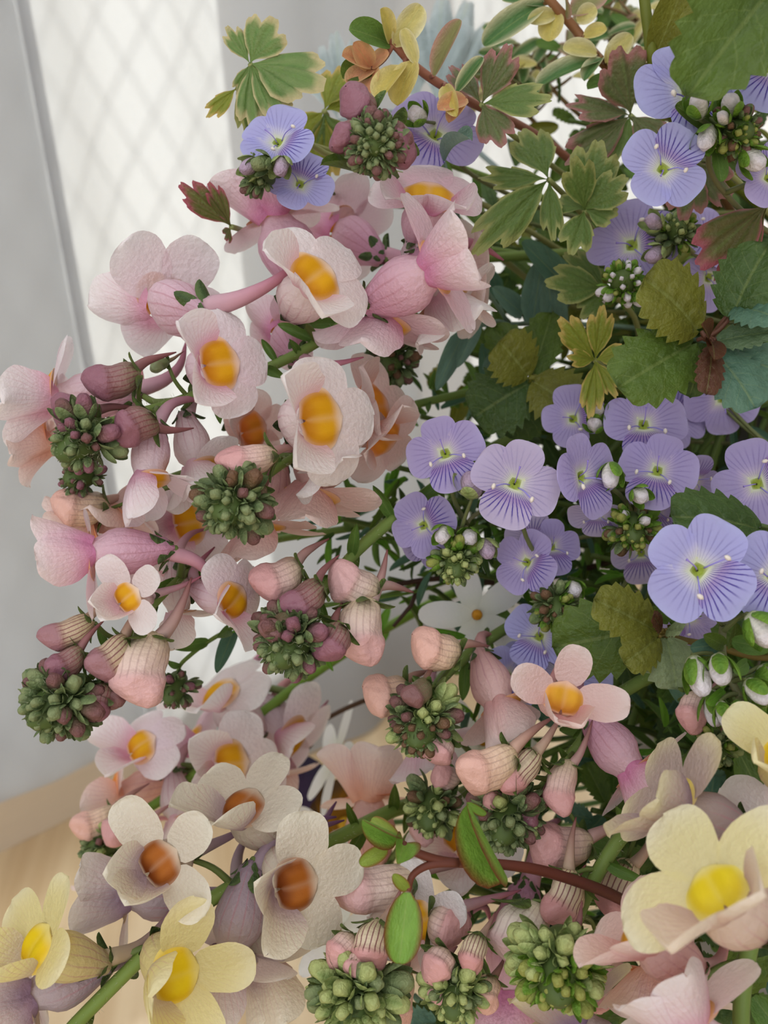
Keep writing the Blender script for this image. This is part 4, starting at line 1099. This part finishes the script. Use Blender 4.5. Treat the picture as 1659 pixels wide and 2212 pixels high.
fans('columbine leaf with vivid pink margin behind the scalloped leaves', (1660, 440, .156), [(1520, 560, 150, 'red', -.003, .3), (1560, 640, 90, 'red', .004, .2)], [(1800, 560, .18), (1720, 470, .165), (1660, 440, .156)])
fans('reddish pointed columbine leaflet poking out left of the pink flowers', (500, 490, .172), [(398, 398, 75, 'red', -.003, .2), (455, 400, 50, 'red', .003, .1), (482, 520, 40, 'red', .006, 0)], [(950, 560, .225), (700, 520, .215), (560, 505, .196), (500, 490, .172)])
fans('rosy columbine leaf half hidden under the pale blue flower', (1500, 350, .165), [(1590, 420, 120, 'rose', .003, .2), (1480, 470, 110, 'rose', .004, .2), (1560, 310, 90, 'rose', .004, .2)], [(1700, 500, .19), (1580, 380, .175), (1500, 350, .165)])
fans('golden columbine leaf at the left fringe behind the striped flower', (700, 240, .19), [(740, 140, 90, 'gold', 0, .2), (720, 330, 120, 'plain', .002, 0), (650, 290, 80, 'gold', .002, 0), (790, 200, 90, 'gold', .003, 0), (700, 400, 90, 'gold', .004, 0)])

# cream variegated sprigs
vl = []
for (b, t, w, sch) in [((850, 100), (912, 12), 58, 'cream'), ((842, 92), (828, 20), 42, 'yellow'), ((842, 95), (756, 62), 62, 'mid'), ((840, 100), (786, 74), 40, 'cream'), ((800, 142), (740, 118), 46, 'orange'), ((802, 146), (765, 92), 46, 'orange'), ((802, 146), (838, 112), 40, 'orange'), ((804, 150), (752, 172), 46, 'orange'), ((806, 150), (800, 200), 52, 'orange'),
                       ((892, 132), (858, 228), 62, 'yellow'), ((872, 142), (815, 205), 62, 'yellow'), ((936, 165), (996, 42), 48, 'pinkish'), ((1008, 214), (948, 232), 42, 'orange'), ((1005, 212), (970, 255), 34, 'orange'), ((900, 140), (870, 60), 34, 'cream'), ((800, 150), (740, 165), 60, 'deep'), ((960, 185), (985, 250), 38, 'yellow'), ((985, 200), (1040, 120), 34, 'creamgreen')]:
    vl.append(((b[0], b[1], .163), (t[0], t[1], .158 + rnd.uniform(-.003, .003)), w, 'oval', sch, rnd.uniform(-.1, .4), 'leaf', 1, rnd.uniform(-.5, .5)))
sprig('variegated_sprig', 'arching reddish stem with cream yellow and orange tinted leaves at its tip', [(1200, 320, .205), (1012, 218, .172), (905, 150, .166), (842, 85, .163)], 22, (150, 96, 80), vl, (164, 108, 86))
vl = []
for (b, t, w, sch) in [((1200, 28), (1184, 84), 56, 'yellow'), ((1175, 8), (1046, 90), 60, 'creamgreen'), ((1180, 12), (1085, -10), 50, 'creamgreen'), ((1230, 30), (1310, -20), 56, 'pinkish'), ((1245, 45), (1290, 20), 44, 'cream'), ((1220, 40), (1225, -20), 44, 'pinkish'), ((1300, 130), (1160, 175), 50, 'creamgreen'), ((1290, 115), (1220, 100), 44, 'cream'), ((1310, 140), (1365, 75), 50, 'cream'), ((1310, 140), (1335, 100), 40, 'yellow'), ((1300, 125), (1262, 165), 38, 'creamgreen'), ((1340, 170), (1270, 190), 40, 'mid'), ((1330, 160), (1400, 110), 44, 'cream'), ((1200, 30), (1140, 45), 36, 'cream'), ((1260, 80), (1310, 60), 36, 'yellow')]:
    vl.append(((b[0], b[1], .182), (t[0], t[1], .178 + rnd.uniform(-.004, .004)), w, 'oval', sch, rnd.uniform(-.1, .4), 'leaf', 1, rnd.uniform(-.5, .5)))
sprig('variegated_sprig', 'brown stemmed sprig with cream margined leaves reaching out of the top', [(1480, 290, .22), (1312, 145, .188), (1240, 60, .183), (1170, -20, .18)], 24, (134, 96, 58), vl, (150, 104, 70))
for k, (x, y, d, lab) in enumerate([(1150, 130, .24, 'soft cream and green sprig against the bright curtain beside the rosy columbine leaf'), (1400, 60, .235, 'soft cream and green sprig behind the bare olive stem'), (1100, 190, .25, 'blurred pale sprig peeping between the columbine leaves'), (1310, 30, .24, 'soft green and white sprig high behind the brown stemmed sprig')]):
    vl = []
    for j in range(26):
        a = rnd.uniform(0, 6.28); ln = rnd.uniform(40, 80); bx, by = x + rnd.gauss(0, 40), y + rnd.gauss(0, 35)
        vl.append(((bx, by, d), (bx + math.cos(a) * ln, by + math.sin(a) * ln, d + rnd.uniform(-.012, .006)), rnd.uniform(22, 34), 'oval', rnd.choice(['creamgreen', 'creamgreen', 'cream', 'mid', 'pinkish']), rnd.uniform(-.3, .5)))
    sprig('variegated_sprig', lab, [(x + 250, y + 260, d + .02), (x + 60, y + 80, d + .004), (x, y, d)], 12, (120, 96, 60), vl)

# dusty miller
vl = [((940, 230, .27), (955, -10, .27), 170, 'fan', 'silver', 0, 'leaflet'), ((950, 240, .272), (1010, -5, .272), 150, 'fan', 'silver', .1, 'leaflet'), ((900, 240, .27), (880, 20, .275), 120, 'fan', 'silver', .1, 'leaflet'), ((740, 260, .25), (725, 60, .25), 110, 'fan', 'silver', 0, 'leaflet'), ((730, 260, .252), (690, 110, .25), 110, 'fan', 'silver', .1, 'leaflet'), ((1000, 250, .275), (1050, 90, .27), 110, 'fan', 'silver', .1, 'leaflet')]
sprig('dusty_miller_leaf', 'silvery blue lobed leaves out of focus against the bright curtain', [(1150, 420, .28), (1000, 300, .275), (930, 240, .271)], 14, (160, 178, 178), vl)
vl = [((1240, 640, .2), (1130, 520, .196), 60, 'linear', 'teal', .1), ((1000, 720, .195), (940, 850, .19), 44, 'linear', 'blue', .1), ((1030, 700, .195), (985, 800, .19), 36, 'linear', 'blue', .1), ((1150, 700, .2), (1170, 560, .2), 70, 'linear', 'blue', .1), ((1200, 720, .2), (1180, 600, .198), 60, 'linear', 'blue', .1), ((1080, 640, .21), (1000, 560, .205), 50, 'linear', 'teal', .1), ((1100, 760, .2), (1040, 800, .198), 40, 'linear', 'blue', .1), ((960, 350, .17), (1012, 275, .160), 34, 'oval', 'blue', .1), ((1060, 850, .205), (1040, 740, .2), 40, 'linear', 'teal', .1), ((1130, 680, .205), (1060, 620, .2), 46, 'linear', 'blue', 0)]
sprig('blue_leaf_sprig', 'sprig of narrow blue grey leaves between pink flowers and columbine leaves', [(1450, 720, .23), (1250, 700, .21), (1100, 700, .204)], 12, (120, 144, 124), vl)
sprig('strap_leaf', 'smooth dark green strap leaf lying across under the fuzzy bud head', [(1100, 470, .22), (920, 400, .205), (845, 394, .166)], 10, (70, 100, 40), [((850, 394, .166), (682, 380, .153), 44, 'linear', 'deep', .4)])
vl = [((505, 1362, .19), (468, 1452, .182), 34, 'linear', 'teal', .1), ((560, 1340, .19), (500, 1372, .186), 26, 'linear', 'bright', .1), ((640, 1330, .19), (690, 1440, .188), 22, 'linear', 'teal', .1), ((660, 1330, .192), (720, 1450, .192), 18, 'linear', 'bright', .1)]
sprig('narrow_leaf_sprig', 'thin stem with curved narrow green leaves under the tight green and mauve head', [(1000, 1240, .215), (700, 1310, .196), (520, 1360, .190)], 9, (104, 136, 56), vl)

# wire vine twig
tw = thing('vine_twig', P(1320, 1940, .158), 'reddish brown wiry twig with rounded green leaves edged in brown', 'twig')
p1 = spline([P(1420, 1990, .165), P(1320, 1932, .152), P(1190, 1886, .146), P(1090, 1868, .142), P(970, 1862, .140), (P(900, 1842, .139)), P(868, 1822, .139)], 6)
stem_mesh(tw, p1, 14 * .145 / F, 8 * .14 / F, (92, 44, 36), (110, 60, 44))
p2 = spline([P(990, 1863, .140), P(930, 1868, .139), P(892, 1890, .138), P(882, 1925, .137)], 5)
stem_mesh(tw, p2, 10 * .14 / F, 6 * .14 / F, (104, 56, 44), (120, 66, 50), 'side_stem')
for a in [((880, 1925, .137), (862, 2082, .134), 82, 'oval', 'vine', .15), ((1095, 1895, .142), (1008, 1740, .137), 62, 'fold', 'vine', .1, 'leaf', 1, -.6), ((872, 1822, .139), (860, 1865, .134), 58, 'fold', 'vine', .1), ((862, 1806, .139), (782, 1770, .136), 42, 'fold', 'vine', -.3), ((866, 1818, .139), (800, 1768, .141), 34, 'oval', 'vine2', .5), ((838, 1830, .139), (778, 1866, .136), 36, 'oval', 'vine2', .2), ((882, 1922, .137), (850, 1890, .135), 28, 'oval', 'vine2', .2), ((1050, 1760, .14), (1012, 1738, .137), 20, 'oval', 'vine', .1)]:
    leaf(tw, *a)
for (pts, lab, c) in [([(980, 1440, .26), (780, 1516, .245), (700, 1555, .24), (685, 1565, .24)], 'thin dark bare twig over the wooden floor', (96, 70, 52)), ([(1500, 1180, .24), (1150, 1255, .215), (950, 1250, .21), (820, 1270, .205)], 'thin dark bare twig crossing above the white star flower', (70, 48, 38))]:
    path = stem_path(pts)
    r_ = thing('bare_twig', path[0], lab, 'twig')
    stem_mesh(r_, path, .0009, .0006, c)
    stem_mesh(r_, [path[-6], path[-6] + D((-.3, -.8, .2)) * .006, path[-6] + D((-.6, -1, .2)) * .012], .0006, .0004, c, None, 'side_stem')

# white star flowers
def star(label, x, y, d, size, f, up, pts):
    path = stem_path(pts)
    root = thing('star_flower', path[0], label, 'flower', 'white star flowers')
    stem_mesh(root, path, .0009, .0007, (112, 140, 84))
    M = frame(P(x, y, d), D(f), D((math.cos(math.radians(up)), math.sin(math.radians(up)), 0)), size * d / F)
    if 'star' not in CACHE:
        out = []; g = G(); oc = S((226, 160, 40)); wh = S((246, 248, 246)); wb = S((236, 240, 226))
        g.grid(8, 10, lambda t, v: (.05 * math.sin(t * math.pi) * math.cos(v * math.pi), .05 * math.sin(t * math.pi) * math.sin(v * math.pi), .04 - .06 * math.cos(t * math.pi)), lambda t, v: oc, 0, True)
        me = g.mesh('flower_centre'); me.materials.append(M_GREEN); out.append(('flower_centre', me))
        for k in range(5):
            g = G(); a = math.radians(90 + 72 * k)
            petal(g, .5, .25, (math.cos(a) * .03, math.sin(a) * .03, 0), (math.cos(a), math.sin(a), .1), (0, 0, 1), (.5, .45), (.1, -.3), -.15, .01, lambda u, v: mix(wb, wh, sm(0, .4, u)), 0, 8, 6, 0, k)
            me = g.mesh('petal'); me.materials.append(M_SPEED); out.append(('petal', me))
        g = G(); tube(g, [(0, 0, 0), (0, 0, -.2), (0, 0, -.42)], [.05, .04, .03], 8, lambda t, th: wb)
        me = g.mesh('flower_tube'); me.materials.append(M_STEM); out.append(('flower_tube', me))
        CACHE['star'] = out
    for nme, me in CACHE['star']: link(nme, me, root, M)
    pb = M @ Vector((0, 0, -.42)); stub(root, pb, min(path, key=lambda q: (q - pb).length), .0006)
star('white five petalled star flower with orange centre behind the violet flowers', 1030, 1328, .192, 240, (-.05, .1, 1), 108, [(1500, 1340, .24), (1200, 1360, .215), (1100, 1350, .205)])
star('white star flower seen edge on above the dark pansy', 722, 1640, .25, 250, (-.9, .35, .25), 95, [(1400, 1560, .3), (1000, 1640, .275), (800, 1655, .262)])
star('pale star flower low behind the rust brown lipped bloom', 690, 1835, .235, 260, (.2, .9, .3), 60, [(1400, 1720, .28), (1000, 1800, .255), (800, 1860, .247)])
star('white star flower showing between peach buds and hanging pink flower', 1040, 1600, .21, 260, (.3, .3, .8), 60, [(1500, 1540, .27), (1250, 1590, .24), (1130, 1600, .225)])
star('white star flower at the foot of the bunch behind lime green bud heads', 730, 2010, .2, 230, (-.5, .5, .6), 100, [(1400, 1900, .25), (1000, 1980, .225), (850, 2010, .212)])

# dark pansy
def pansy(label, x, y, d, size, f, up, cols, pts):
    path = stem_path(pts)
    root = thing('pansy', path[0], label, 'flower', 'dark pansies')
    stem_mesh(root, path, .0011, .0009, (80, 112, 56))
    M = frame(P(x, y, d), D(f), D((math.cos(math.radians(up)), math.sin(math.radians(up)), 0)), size * d / F)
    a_, b_, c_ = [S(k) for k in cols]
    g = G(); g.grid(8, 10, lambda t, v: (.10 * math.sin(t * math.pi) * math.cos(v * math.pi), .09 * math.sin(t * math.pi) * math.sin(v * math.pi) - .02, .05 - .07 * math.cos(t * math.pi)), lambda t, v: c_, 0, True)
    me = g.mesh('flower_centre'); link('flower_centre', me, root, M, M_GREEN)
    for ang, ln, wd in ((60, .5, .55), (120, .5, .55), (10, .45, .5), (170, .45, .5), (270, .5, .7)):
        g = G(); a = math.radians(ang)
        petal(g, ln, wd, (math.cos(a) * .04, math.sin(a) * .04, 0), (math.cos(a), math.sin(a), .1), (0, 0, 1), (.45, .4), (.1, -.3), .1, .02, lambda u, v: mix(b_, a_, sm(.2, .6, u)), 0, 10, 10, .03, ang)
        link('petal', g.mesh('petal'), root, M, M_SPEED)
    pb = M @ Vector((0, 0, -.05)); stub(root, pb, min(path, key=lambda q: (q - pb).length), .0008)
pansy('blurred purple black pansy with a yellow eye above the violet throated bloom', 628, 1738, .285, 200, (-.3, .4, .8), 95, ((44, 36, 56), (60, 44, 70), (236, 196, 40)), [(1400, 1640, .315), (1000, 1730, .305), (720, 1750, .297)])
pansy('blurred brown pansy beside the white star flower', 745, 1775, .275, 170, (.2, .2, .9), 80, ((84, 60, 34), (150, 104, 26), (206, 160, 40)), [(1400, 1680, .305), (1000, 1760, .295), (800, 1780, .286)])

# ------------------------------------------------------------------ filler greenery inside the bunch
frng = random.Random(21)
from mathutils.bvhtree import BVHTree
_V, _F = [], []
for o in col.objects:
    if o.type != 'MESH' or o.get('kind') or (o.parent and o.parent.get('kind') == 'structure'): continue
    Mo = np.array(WM[o.name]); n_ = len(o.data.vertices)
    co = np.empty(n_ * 3, dtype=np.float32); o.data.vertices.foreach_get('co', co)
    co = co.reshape(-1, 3) @ Mo[:3, :3].T + Mo[:3, 3]
    b_ = len(_V); _V += co.tolist(); _F += [[b_ + k for k in p.vertices] for p in o.data.polygons]
STATIC = BVHTree.FromPolygons(_V, _F)
CELL, HASH = 0.012, {}
def is_free(pts, faces):
    t = BVHTree.FromPolygons(pts, faces)
    if t.overlap(STATIC): return None, None
    keys = {(int(p.x // CELL), int(p.y // CELL), int(p.z // CELL)) for p in pts}
    for k in keys:
        for q in HASH.get(k, ()):
            if t.overlap(q): return None, None
    return t, keys
def occupy(t, keys):
    for k in keys: HASH.setdefault(k, []).append(t)
def bract_leaf(root, p, tan, d, l_, me):
    for attempt in range(12):
        z = (D((0, 0, 1)) - d * D((0, 0, 1)).dot(d)).normalized(); x = d.cross(z); w_ = l_ * .28
        M = Matrix(((x.x * w_, d.x * l_, z.x * l_, p.x), (x.y * w_, d.y * l_, z.y * l_, p.y), (x.z * w_, d.z * l_, z.z * l_, p.z), (0, 0, 0, 1)))
        t, keys = is_free(*moved(me, Matrix.Translation(d * .002) @ M))     # tested clear of its own stem, set on it
        if t is not None: break
        d = (tan * .6 + Vector((frng.gauss(0, 1), frng.gauss(0, 1), frng.gauss(0, 1))).normalized() * .9).normalized(); l_ *= .95
    if t is not None: occupy(t, keys)
    link('leaf', me, root, M)
FACES = {}
def moved(me, M):
    if me.name not in FACES:
        co = np.empty(len(me.vertices) * 3, dtype=np.float32); me.vertices.foreach_get('co', co)
        FACES[me.name] = (co.reshape(-1, 3), [tuple(p.vertices) for p in me.polygons])
    co, fc = FACES[me.name]; A = np.array(M)
    return [Vector(q) for q in (co @ A[:3, :3].T + A[:3, 3]).tolist()], fc
for b_ in BRACTS: bract_leaf(*b_)
FILL = []
def filler(label, x, y, d, n, spread, kinds, schemes, ln, wr, name='filler_sprig'):
    path = stem_path([(x + 200, y + 40, d + .02), (x + 70, y + 20, d + .008), (x - 20, y, d)])
    root = thing(name, path[0], label, 'leaves', 'filler greenery inside the bunch')
    st = stem_mesh(root, path, .0008, .0006, (84, 104, 48))
    vv = [Vector(v.co) + path[0] for v in st.data.vertices]
    ff = [list(p.vertices) for p in st.data.polygons]
    for k in range(0, len(path) - 1):                     # each stretch of the stem goes into the cells it crosses
        seg = [f for f in ff if len(f) == 4 and f[0] // 8 == k]
        if seg: occupy(BVHTree.FromPolygons(vv, seg), {(int(q.x // CELL), int(q.y // CELL), int(q.z // CELL)) for q in (path[k], path[k + 1])})
    FILL.append((root, path, d, n, spread, kinds, schemes, ln, wr))
def filler_leaves(root, path, d, n, spread, kinds, schemes, ln, wr):
    for k in range(n):
        for attempt in range(24):
            i = min(int(len(path) * (.45 + .55 * frng.random())), len(path) - 1)
            a = frng.uniform(0, 6.28); l_ = ln * frng.uniform(.6, 1.25) * .93 ** attempt
            o = D((math.cos(a), math.sin(a), frng.uniform(-.5, .5))) * (.0016 + frng.random() * spread * d / F)
            pb = path[i] + o
            dr = D((math.cos(a) + frng.gauss(0, .4), math.sin(a) + frng.gauss(0, .4), frng.uniform(-.6, .6)))
            nn = D((frng.gauss(0, .5), frng.gauss(.3, .5), 1))
            z = (nn - dr * nn.dot(dr)).normalized(); x_ = dr.cross(z); L_ = l_ * d / F; w_ = L_ * wr
            M = Matrix(((x_.x * w_, dr.x * L_, z.x * L_, pb.x), (x_.y * w_, dr.y * L_, z.y * L_, pb.y), (x_.z * w_, dr.z * L_, z.z * L_, pb.z), (0, 0, 0, 1)))
            me = leaf_mesh(frng.choice(kinds), frng.choice(schemes), frng.randint(0, 3))
            t, keys = is_free(*moved(me, M))
            if t is not None:
                occupy(t, keys); link('leaf', me, root, M); break
LEAFY = [((1050, 520, .225), 'behind the rose pink blooms'), ((1230, 560, .23), 'below the crumpled columbine leaf'), ((1400, 420, .23), 'behind the round pale blue flower'), ((1560, 480, .22), 'behind the pink margined columbine leaf'), ((1250, 260, .24), 'between the two rosy columbine leaves'),
    ((1500, 150, .22), 'under the large glossy toothed leaf'), ((1150, 420, .25), 'behind the three lobed columbine leaf'), ((1350, 700, .22), 'beside the golden columbine leaf'), ((1480, 600, .22), 'behind the olive scalloped leaf'), ((1120, 600, .24), 'behind the narrow blue grey leaves'), ((1020, 760, .225), 'under the rose pink spike'),
    ((1230, 780, .23), 'behind the shaded olive toothed sprig'), ((1330, 900, .225), 'behind the shaded violet flowers'), ((1450, 330, .235), 'between the plump white buds and the bare stem'), ((1180, 900, .22), 'above the broad pale lilac flower'), ((1620, 300, .21), 'behind the plump white buds'), ((1600, 680, .2), 'behind the brown growing tip')]
for p, w in LEAFY: filler('dark leafy filler sprig ' + w, *p, 34, 60, ['oval', 'lance', 'crenate'], ['deep', 'dark', 'mid', 'olive', 'dark'], 85, .45)
NEEDLE = [((930, 900, .21), 'above the four petalled lilac flower'), ((880, 1010, .2), 'left of the four petalled lilac flower'), ((1000, 1080, .2), 'between the lilac flowers'), ((820, 1080, .205), 'beside the thick toadflax stem'), ((1080, 1130, .195), 'under the broad pale lilac flower'), ((1200, 1080, .195), 'under the narrow turned violet flower'), ((1300, 1200, .19), 'below the ball of white tipped buds'),
    ((940, 1170, .2), 'behind the bright green bud head'), ((1050, 1240, .2), 'above the white star flower'), ((860, 1250, .21), 'beside the smooth pink buds'), ((1250, 1250, .19), 'above the big dark scalloped leaf'), ((1400, 1250, .185), 'left of the largest blue flower'), ((760, 1120, .2), 'behind the hanging peach flowers'), ((960, 640, .21), 'under the rounded rose bloom'),
    ((1330, 1560, .195), 'beside the small round salmon bloom'), ((1500, 1480, .185), 'behind the drooping white buds'), ((1450, 1600, .18), 'behind the dusky pink bud'), ((1150, 1650, .2), 'behind the peach buds'), ((1000, 1900, .19), 'under the reddish twig'), ((1130, 1900, .185), 'between the reddish twig and the yellow green head')]
for p, w in NEEDLE: filler('fine needle leaved green sprig ' + w, *p, 44, 60, ['linear', 'lance'], ['mid', 'deep', 'bright', 'dark', 'teal'], 80, .2)
BROAD = [((1330, 1060, .215), 'behind the ball of white tipped buds'), ((1480, 1180, .2), 'behind the largest blue flower'), ((1200, 1000, .225), 'between the lilac and violet flowers'), ((1100, 930, .23), 'under the shaded olive sprig'), ((1360, 1330, .2), 'behind the olive young leaves'), ((1500, 1420, .19), 'behind the white drooping buds'), ((1420, 1500, .2), 'below the scalloped leaf sprig'), ((1300, 1420, .21), 'under the big dark scalloped leaf'),
    ((1550, 1560, .18), 'behind the small lime bud tip'), ((1400, 1700, .185), 'behind the closed salmon bloom'), ((1300, 1750, .19), 'beside the thick stem with wrinkled buds'), ((1460, 1800, .175), 'behind the pale yellow bloom'), ((1250, 1980, .175), 'behind the yellow green bud head'), ((1380, 1900, .175), 'between striped bud and yellow bloom'), ((1480, 2000, .165), 'under the pale yellow bloom'), ((1560, 2080, .165), 'beside the vertical green stem'),
    ((1350, 2100, .17), 'behind the blush petals low down'), ((1200, 2180, .175), 'under the yellow green bud head'), ((1000, 2200, .18), 'under the round lime bud head'), ((1640, 2000, .16), 'behind the vertical green stem'), ((1100, 1430, .23), 'behind the white star flower'), ((1200, 1180, .225), 'behind the paired small violet flowers'), ((1500, 1700, .185), 'above the violet backed bloom'), ((1640, 1400, .185), 'behind the largest white bud')]
for p, w in BROAD: filler('broad leaved dark green sprig ' + w, *p, 22, 60, ['crenate', 'oval', 'serrate'], ['deep', 'dark', 'mid', 'dark', 'teal'], 120, .6)
for f_ in FILL: filler_leaves(*f_)
